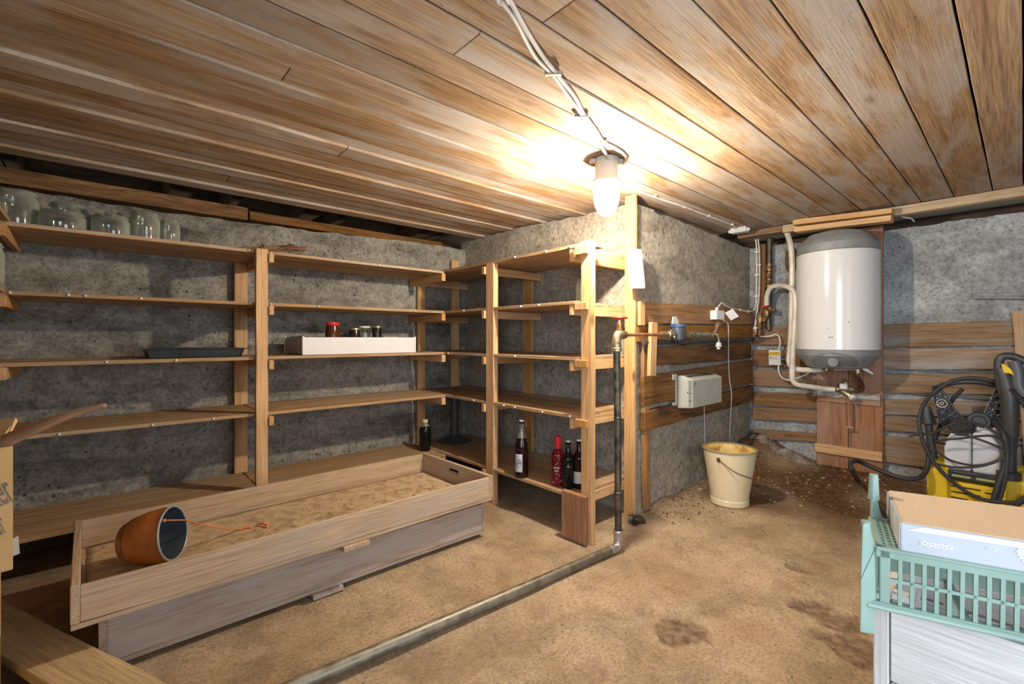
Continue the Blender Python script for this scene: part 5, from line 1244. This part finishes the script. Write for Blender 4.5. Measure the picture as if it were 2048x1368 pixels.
for i in range(len(left)): q.plank(loop[i] + Vector((-.012, 0, 0)), loop[i + 1] + Vector((-.012, 0, 0)), .006, .026, (0, 0, 1))
for a, b in (((1868, 785), (1881, 770)), ((1866, 776), (1893, 795)), ((1873, 820), (1895, 798)), ((1872, 808), (1905, 845)), ((1880, 840), (1912, 822)), ((1878, 800), (1918, 845)), ((1892, 815), (1880, 835)), ((1895, 850), (1917, 828)),
             ((1905, 835), (1890, 852)), ((1968, 828), (2006, 812)), ((1975, 812), (2003, 840)), ((1980, 800), (2006, 825)), ((1975, 845), (2006, 790)), ((1985, 862), (2005, 835)), ((1965, 838), (1998, 858)), ((1960, 845), (1990, 822)), ((1990, 785), (2006, 800)), ((1988, 795), (2005, 780))): rib(a, b)
q.build('handle_ribs', plain('light_black_rib', (.10, .105, .11), .4), pw, bevel=.001)  # ribs a lighter black than the yoke so they stand out
q = MB()
for a in ((1870, 781), (1881, 787), (1875, 796), (1892, 793), (1878, 808), (1883, 824), (1900, 830), (1888, 837), (1983, 795), (1992, 804), (1976, 808), (1986, 818), (1980, 834), (1997, 829)): q.sphere(hpx(*a) + Vector((-.027, 0, 0)), .0035, 8)
q.build('rib_studs', M['cable_grey'], pw)
q = MB(); c = hpx(1885, 806) + Vector((-.026, 0, 0)); Mx = Matrix.Rotation(-PI / 2, 3, 'Y'); q.lathe([(.020, 0), (.024, .004), (.022, .006), (.018, 0)], c, 24, Mx); q.lathe([(.006, 0), (.009, .005), (.006, .006)], c, 16, Mx); q.build('screw_ring', M['cable_grey'], pw)
q = MB(); arc = [hpx(1878, 773), hpx(1895, 768), hpx(1915, 764), hpx(1940, 763), hpx(1965, 765), hpx(1990, 771), hpx(2006, 776)]
q.tube(smooth([p + Vector((-.01, 0, 0)) for p in arc], 4), .014, 12); q.build('hand_bar', M['black_plastic'], pw)
for px, py in ((1922, 854), (1958, 843)):
    q = MB(); c = pX(px, py, pwX + .06 if px < 1940 else pwX + .13); q.lathe([(0, -.01), (.046, -.012), (.05, -.006), (.05, .006), (.044, .012), (.03, .012), (.026, .006), (0, .006)], c, 28, Matrix.Rotation(-.9 if px < 1940 else -PI / 2 * .9, 3, 'Y')); q.build('round_cap', M['black_rubber'], pw)
# hose loops on the washer
def wh(pts, r, nm, mat=M['black_rubber']):
    q = MB(); q.tube(smooth(pts, 8), r, 10); return q.build(nm, mat, pw)
XL = pwX - .03
wh([pX(2010, 770, 3.46), pX(1985, 762, 3.45), pX(1945, 756, 3.44), pX(1905, 762, 3.43), pX(1868, 785, 3.40), pX(1846, 812, 3.36), pX(1838, 845, 3.33), pX(1845, 880, XL), pX(1862, 915, XL - .01), pX(1885, 945, XL - .03), pX(1920, 975, XL - .05), pX(1960, 997, XL - .06), pX(2000, 1004, XL - .06), pX(2040, 1005, XL - .05), pX(2075, 998, XL - .02)], .0095, 'pressure_hose')
wh([pX(1985, 1010, XL - .04), pX(1995, 975, XL - .03), pX(2010, 930, XL - .01), pX(2014, 900, XL), pX(2008, 870, XL + .01), pX(1990, 845, 3.42)], .013, 'pressure_hose')
wh([pX(1995, 1012, XL - .05), pX(2004, 985, XL - .04), pX(2012, 950, XL - .03), pX(2016, 905, XL - .01)], .008, 'pressure_hose')
wh([pX(2030, 1012, XL - .05), pX(2048, 998, XL - .05), pX(2065, 985, XL - .05)], .012, 'pressure_hose')
wh([pX(1818, 872, 3.33), pX(1848, 869, 3.32), pX(1875, 862, 3.31), pX(1905, 848, 3.31), pX(1940, 844, 3.33), pX(1975, 855, 3.34), pX(1998, 872, 3.33), pX(2012, 895, 3.32), pX(2002, 915, 3.30), pX(1975, 928, 3.29), pX(1940, 930, 3.29), pX(1900, 920, 3.30), pX(1873, 902, 3.31), pX(1871, 898, 3.32)], .0055, 'power_cord')
wh([pX(1890, 862, 3.30), pX(1930, 870, 3.29), pX(1975, 885, 3.29), pX(2008, 900, 3.30), pX(2010, 914, 3.30), pX(1985, 926, 3.29), pX(1950, 934, 3.28), pX(1905, 934, 3.28), pX(1875, 928, 3.30)], .0055, 'power_cord')
wh([pX(1890, 888, 3.33), pX(1872, 885, 3.31), pX(1885, 880, 3.30), pX(1920, 877, 3.29), pX(1960, 872, 3.29), pX(1990, 873, 3.30), pX(2008, 885, 3.31)], .0055, 'power_cord')
wh([pX(1925, 778, 3.57), pX(1905, 800, 3.58), pX(1885, 840, 3.58), pX(1870, 880, 3.52)], .010, 'pressure_hose')
# detergent nozzle lance standing in the left pod
q = MB(); q.tube([pX(1853, 812, 3.44), pX(1853, 818, 3.44), pX(1857, 846, 3.44), pX(1857, 848, 3.44)], [.018, .022, .034, .030], 18); q.tube([pX(1857, 846, 3.44), pX(1865, 920, 3.44)], .017, 14); q.tube([pX(1862, 885, 3.44), pX(1866, 925, 3.44)], [.018, .024], 14); q.build('spray_lance', M['black_plastic'], pw)
# spray gun standing in the right pod
GX = pwX + .02
q = MB(); q.tube([pX(2020, 945, GX), pX(2020, 905, GX), pX(2020, 890, GX)], [.024, .023, .026], 16); q.lathe([(.045, -.02), (.045, .015), (.03, .02)], pX(2018, 950, GX), 18); q.build('lance_socket', M['black_plastic'], pw)
q = MB(); gy = [pX(2021, 895, GX), pX(2021, 875, GX), pX(2021, 870, GX), pX(2019, 790, GX), pX(2010, 758, GX), pX(2001, 735, GX)]
q.tube(gy, [.024, .027, .031, .034, .030, .022], 16); q.build('gun_barrel', M['black_plastic'], pw)
q = MB(); q.tube(smooth([pX(2006, 790, GX), pX(1999, 755, GX), pX(1997, 728, GX), pX(2004, 714, GX), pX(2020, 712, GX), pX(2040, 718, GX), pX(2062, 730, GX), pX(2075, 760, GX)], 5), .018, 14); q.build('gun_guard', M['black_plastic'], pw)
q = MB(); q.tube(smooth([pX(2028, 722, GX - .01), pX(2036, 745, GX - .01), pX(2038, 772, GX - .01), pX(2050, 790, GX - .01)], 5), .024, 14); q.build('pistol_grip', plain('charcoal_plastic', (.085, .09, .10), .45), pw)
q = MB(); q.poly([pX(2002, 727, GX - .03), pX(2012, 730, GX - .03), pX(2022, 738, GX - .03), pX(2030, 752, GX - .03), pX(2019, 747, GX - .03), pX(2007, 746, GX - .03)], (.03, 0, 0)); q.build('trigger', M['yellow'], pw, bevel=.003)
q = MB(); sp = smooth([pX(2018, 778, GX - .02), pX(2032, 788, GX - .02), pX(2048, 806, GX - .02), pX(2066, 830, GX - .02)], 8); q.tube(sp, [.012 if i % 2 else .016 for i in range(len(sp))], 12); q.build('ribbed_sleeve', M['black_rubber'], pw)
# hose snaking over the floor
fl_ = [pX(1858, 900, 3.36), pX(1856, 930, 3.33), pX(1846, 951, 3.28), pX(1828, 958, 3.24), pX(1800, 955, 3.22), pX(1765, 943, 3.24), pX(1735, 930, 3.26), pX(1715, 922, 3.22), pX(1702, 925, 3.12), pX(1704, 938, 2.98), pZ(1718, 965, .02 + .02), pZ(1745, 1000, .018), pZ(1780, 1040, .018), pZ(1840, 1085, .018)]
q = MB(); q.tube(smooth(fl_, 8), .0125, 12); tag(q.build('garden_hose', M['black_rubber'], None), 'black rubber hose looping from the pressure washer over the floor', 'hose')

# ------------------------------------------------------------------ right foreground: crate, plastic rack, carton
rc = T('wooden_crate', 'whitewashed wooden crate carrying the green plastic rack', 'crate', (1.4, -.1, 0))
cx0, cx1, cy0, cy1 = 1.150, 1.60, -.55, .198; zt = .50
sl = .045 / .75
for (z0, z1) in ((.02, .16), (.165, .325), (.33, .485)):
    q = MB(); q.box(cx0, cx0 + .02, cy0, cy1 - .024, z0, z1, 1, .0015); q.build('side_board', M['white_crate'], rc, bevel=.002)
    q = MB(); q.box(cx1 - .02, cx1, cy0, cy1, z0, z1, 1, .0015); q.build('side_board', M['white_crate'], rc, bevel=.002)
    q = MB(); q.box(cx0 + .02, cx1 - .02, cy1 - .022, cy1 - .002, z0, z1, 0, .0015); q.build('end_board', M['white_crate'], rc, bevel=.002)
    q = MB(); q.box(cx0 + .02, cx1 - .02, cy0, cy0 + .02, z0, z1, 0, .0015); q.build('end_board', M['white_crate'], rc, bevel=.002)
q = MB(); q.box(cx0 - .004, cx0 + .02, cy1 - .022, cy1 + .002, 0, zt - .005, 2); q.build('corner_post', M['white_crate'], rc, bevel=.002)
q = MB(); q.box(cx0 + .02, cx0 + .045, cy1 - .05, cy1 - .022, .02, zt - .005, 2); q.build('corner_post', M['white_crate'], rc, bevel=.002)
q = MB(); q.box(cx0 + .02, cx1 - .02, cy0 + .02, cy1 - .02, .02, .035, 0); q.build('crate_bottom', M['crate_old'], rc)
q = MB(); q.box(1.32, 1.55, -.35, .12, .036, .30, 1); one(q, 'dark_carton', dirty('dusty_dark_carton', (.05, .05, .045), (.12, .11, .09), .7), 'dark box standing inside the whitewashed crate', 'box', bevel=.004)

rk = T('plastic_rack', 'mint green plastic step rack with openwork apron and tapered legs, standing on the crate', 'rack', (1.2, .05, .5))
up = Vector((0, 0, 1))
ZT, ZBm = .637, .536
Tn, Tf = pZ(1752, 1094, ZT), pZ(1750, 1038, ZT); Bn = pZ(1750, 1208, ZBm); dR = (pZ(2048, 1275, ZBm) - Bn).normalized()
LnR = .62; inn = Tf - Tn; inn -= dR * inn.dot(dR) * .4; wv = inn.normalized(); upv = (Tn - Bn) - dR * (Tn - Bn).dot(dR)
def fp(u, v): return Bn + dR * u + upv * v            # point on the openwork front apron
nf = -wv
q = MB(); q.tube([fp(-.012, 0) + nf * .006, fp(LnR, 0) + nf * .006], .0055, 10); q.plank(fp(-.01, .02), fp(LnR, .02), .012, .012, up)
q.plank(fp(.0, .93), fp(LnR, .93), .017, .005, upv); q.plank(fp(.006, .5), fp(.020, .5), upv.length, .005, upv); q.build('apron_frame', M['green'], rk, bevel=.001)
q = MB(); u = .0335
while u < LnR - .02: q.plank(fp(u, .05), fp(u, .88), .0056, .0045, dR); u += .0157
q.plank(fp(.018, .48), fp(LnR, .48), .0058, .0045, upv); q.build('apron_bars', M['green'], rk)
bk_ = wv * (inn.length)
q = MB()
for a, b in ((Tn, Tn + dR * LnR), (Tn + bk_, Tn + bk_ + dR * LnR)): q.plank(a, b, .010, .006, wv)
for u in (.004, LnR): q.plank(Tn + dR * u, Tn + bk_ + dR * u, .012, .006, dR)
q.build('top_frame', M['green'], rk, bevel=.001)
q = MB(); u = .016
while u < LnR - .01:
    q.plank(Tn + dR * u + wv * .004, Tn + bk_ + dR * u - wv * .004, .0035, .005, dR); u += .0095
v = .014
while v < inn.length - .008:
    q.plank(Tn + wv * v + dR * .008, Tn + wv * v + dR * LnR, .003, .0045, wv); v += .014
q.build('top_grid', M['green'], rk)
q = MB()   # rear apron and side apron
q.plank(fp(0, .5) + bk_, fp(LnR, .5) + bk_, upv.length * .96, .004, upv); q.build('rear_apron', M['green'], rk)
q = MB(); q.plank(fp(.004, .62) + wv * .012, fp(.004, .62) + bk_ - wv * .006, upv.length * .7, .004, upv); q.build('end_apron', M['green'], rk)
for k_, (off, nm) in enumerate(((Vector((0, 0, 0)), 'near'), (bk_ * 1.02 + dR * .022, 'far'))):
    q = MB(); D1 = .80
    P_ = [on_ray(x, y, D1) + off for x, y in ((1725, 1048), (1740, 1048), (1745, 1070), (1752, 1094), (1753, 1206), (1749, 1212), (1750, 1270), (1720, 1266), (1721, 1160))]
    q.poly(P_[:4] + [P_[8]], wv * .022); q.poly([P_[8], P_[3], P_[4], P_[5], P_[6], P_[7]], wv * .026); q.build('leg', M['green'], rk, bevel=.003, seg=2)
    q = MB(); c = (P_[0] + P_[1]) / 2 + wv * .011
    q.tube([c - up * .01, c + up * .002], .0072, 14); q.build('socket_rim', M['green'], rk)
q = MB(); c = on_ray(1732, 1050, .80) + bk_ * 1.02 + dR * .022 + wv * .011; q.tube([c, c + up * .012, c + up * .05], [.010, .009, .0075], 14); q.build('stacking_peg', M['green'], rk)
q = MB()
for u in (.12, LnR - .08):
    q = MB(); q.plank(fp(u, 0) + wv * .006 + up * .004, fp(u, 0) + bk_ - wv * .004 + up * .004, .008, .008, up)
    b0 = fp(u, 0) + wv * ((1.161 - fp(u, 0).x) / wv.x); q.plank(Vector((b0.x, b0.y, .486)), Vector((b0.x, b0.y, ZBm + .004)), .012, .012, dR); b0 = fp(u, 0) + bk_ - wv * .01; q.plank(Vector((b0.x, b0.y, .486)), Vector((b0.x, b0.y, ZBm + .004)), .012, .012, dR)
    q.build('under_rib', M['green'], rk)

bx_ = T('carton', 'shallow white carton with a tan printed lid resting on the green rack', 'box', (1.25, 0, .56))
zb_0, zb_1 = ZT + .004, .688
B1_ = pZ(1774, 981, zb_1); B1_.z = zb_0
Tn_ = pZ(1800, 1046, zb_1); B0_ = Vector((Tn_.x, Tn_.y, zb_0)); Tn = Tn_; dB = (pZ(2048, 1084, zb_1) - Tn).normalized(); dB.z = 0
inB = B1_ - B0_; inB.z = 0; LB = .50
C = [B0_, B0_ + dB * LB, B1_ + dB * LB, B1_]; hgt = up * (zb_1 - zb_0)
nrmB = -Vector((dB.y, -dB.x, 0)); nrmB = nrmB if nrmB.dot(inB) < 0 else -nrmB
q = MB(); q.poly(C, hgt); q.build('carton_body', M['carton_white'], bx_, bevel=.003, seg=2)
q = MB(); q.poly([p + hgt + up * .0003 for p in (C[0] + dB * .004 + inB * .015, C[1] - dB * .004 + inB * .015, C[2] - dB * .004 - inB * .01, C[3] + dB * .004 - inB * .01)], up * .0012); q.build('lid', M['carton_top'], bx_)
q = MB(); q.poly([C[3] - dB * .0008, C[0] - dB * .0008, C[0] - dB * .0008 + hgt * .98, C[3] - dB * .0008 + hgt * .98], dB * .0006); q.build('end_panel', M['carton_grey'], bx_)
# white graphics on the front face
q = MB(); fr = lambda u, v: C[0] + dB * u + hgt * v + nrmB * .0009
q.poly([fr(.01, .80), fr(LB, .80), fr(LB, .97), fr(.03, .97)], nrmB * .0003)
cxm = .158
for k, (w_, v) in enumerate(((.038, .64), (.036, .56), (.032, .46), (.026, .36), (.019, .27))): q.poly([fr(cxm - w_ / 2, v), fr(cxm + w_ / 2 - .004 * k, v - .02), fr(cxm + w_ / 2, v + .05), fr(cxm - w_ / 2, v + .055)], nrmB * .0004)
q.poly([fr(cxm - .02, .64), fr(cxm + .02, .62), fr(cxm + .023, .76), fr(cxm - .017, .77)], nrmB * .0005)
q.build('printed_graphic', M['ink_white'], bx_)
angB = math.atan2(dB.y, dB.x)
def btext(s_, size, u, v, mat): text(s_, size, fr(u, v) + nrmB * .0004, mat, bx_, (PI / 2, 0, angB), 'lettering', .0002)
btext('0000', .0065, .112, .60, M['ink_white']); btext('0000', .0065, .205, .60, M['ink_white'])
q = MB()
for k in range(3): q.tube(smooth([fr(.026 + .005 * i, .44 + .05 * ((i + k) % 2) - .05 * k) + nrmB * .0003 for i in range(9)], 3), .0008, 5)
q.build('script_mark', M['ink_white'], bx_)
tl = lambda u, v: C[0] + dB * u + inB * v + hgt + up * .0019
q = MB()
for k in range(6): q.plank(tl(.262 + .0085 * k, .42), tl(.262 + .0085 * k + .0045, .42), .0035, .0004, inB)
q.build('printed_marks', M['ink'], bx_)
q = MB(); q.plank(tl(.255, .34), tl(.28, .335), .004, .0003, inB); q.plank(tl(.283, .36), tl(.290, .29), .0015, .0003, dB); q.plank(tl(.295, .28), tl(.335, .27), .004, .0003, inB); q.build('faint_marks', M['ink_faint'], bx_)

# lettering as plain meshes
dg = bpy.context.evaluated_depsgraph_get(); dg.update()
for o in TEXTS:
    me = bpy.data.meshes.new_from_object(o.evaluated_get(dg)); n_ = bpy.data.objects.new('lettering', me); col.objects.link(n_)
    n_.location = o.location; n_.rotation_euler = o.rotation_euler; n_.scale = o.scale; n_.parent = o.parent; n_.matrix_parent_inverse = o.matrix_parent_inverse.copy()
    if not me.materials: me.materials.append(o.data.materials[0])
    bpy.data.objects.remove(o)
# ------------------------------------------------------------------ loose debris
def scatter(name, mat, label, cat, n, fn, s0, s1):
    q = MB(); c = 0
    while c < n:
        x, y = fn()
        if x is None or x > XW - .03: continue
        if y > YB - .02 and x > XB - .02: continue
        s_ = s0 * (s1 / s0) ** R(); z = floor_z(x, y)
        vs = []
        for d in ((1, 0, 0), (0, 1, 0), (-1, 0, 0), (0, -1, 0), (0, 0, 1), (0, 0, -1)):
            vs.append(Vector((x + d[0] * s_ * U(.6, 1.4), y + d[1] * s_ * U(.6, 1.4), z + s_ * .2 + d[2] * s_ * U(.3, .7))))
        q.add(vs, [(0, 1, 4), (1, 2, 4), (2, 3, 4), (3, 0, 4), (1, 0, 5), (2, 1, 5), (3, 2, 5), (0, 3, 5)], [v.copy() for v in vs]); c += 1
    tag(q.build(name, mat, None, origin=(0, 0, 0)), label, cat, kind='stuff')
def near_wall():
    x = XW - abs(random.gauss(0, .42)) - .03; y = U(-.4, 1.42)
    return (x, y) if x > 2.5 else (None, None)
def along_block(): return (U(2.3, 3.8), 1.44 - abs(random.gauss(0, .12)))
def anywhere():
    return (U(.2, 3.4), U(-.3, 2.2))
scatter('stone_chips', M['chips'], 'pale stone and plaster chips scattered on the floor before the boiler wall', 'stone chips', 520, near_wall, .0025, .010)
scatter('soil_crumbs', M['soil'], 'dark soil crumbs over the floor near the boiler wall and the block', 'soil', 1500, lambda: near_wall() if R() < .6 else along_block(), .002, .008)
scatter('floor_grit', M['soil'], 'fine dark grit spread over the sandy floor', 'grit', 1300, anywhere, .001, .003)
scatter('pale_grit', M['chips'], 'tiny pale crumbs spread over the sandy floor', 'grit', 160, anywhere, .0012, .0035)
q = MB()
for i in range(26):
    yy = 1.41 - i * .015 + U(-.01, .01); c = Vector((XW - .08 + U(-.05, .02), yy, floor_z(XW - .1, yy))); q.sphere(c, U(.012, .042), 12, (1, U(.8, 1.6), U(.5, .9)), Matrix.Rotation(U(0, 3), 3, 'Z'))
for i, v in enumerate(q.v): q.v[i] = v + Vector((noise.noise(v * 25), noise.noise(v * 25 + Vector((5, 0, 0))), noise.noise(v * 25 + Vector((0, 5, 0))))) * .022
tag(q.build('rubble', M['stone'], None), 'lumps of broken concrete along the foot of the boiler wall', 'rubble', kind='stuff')
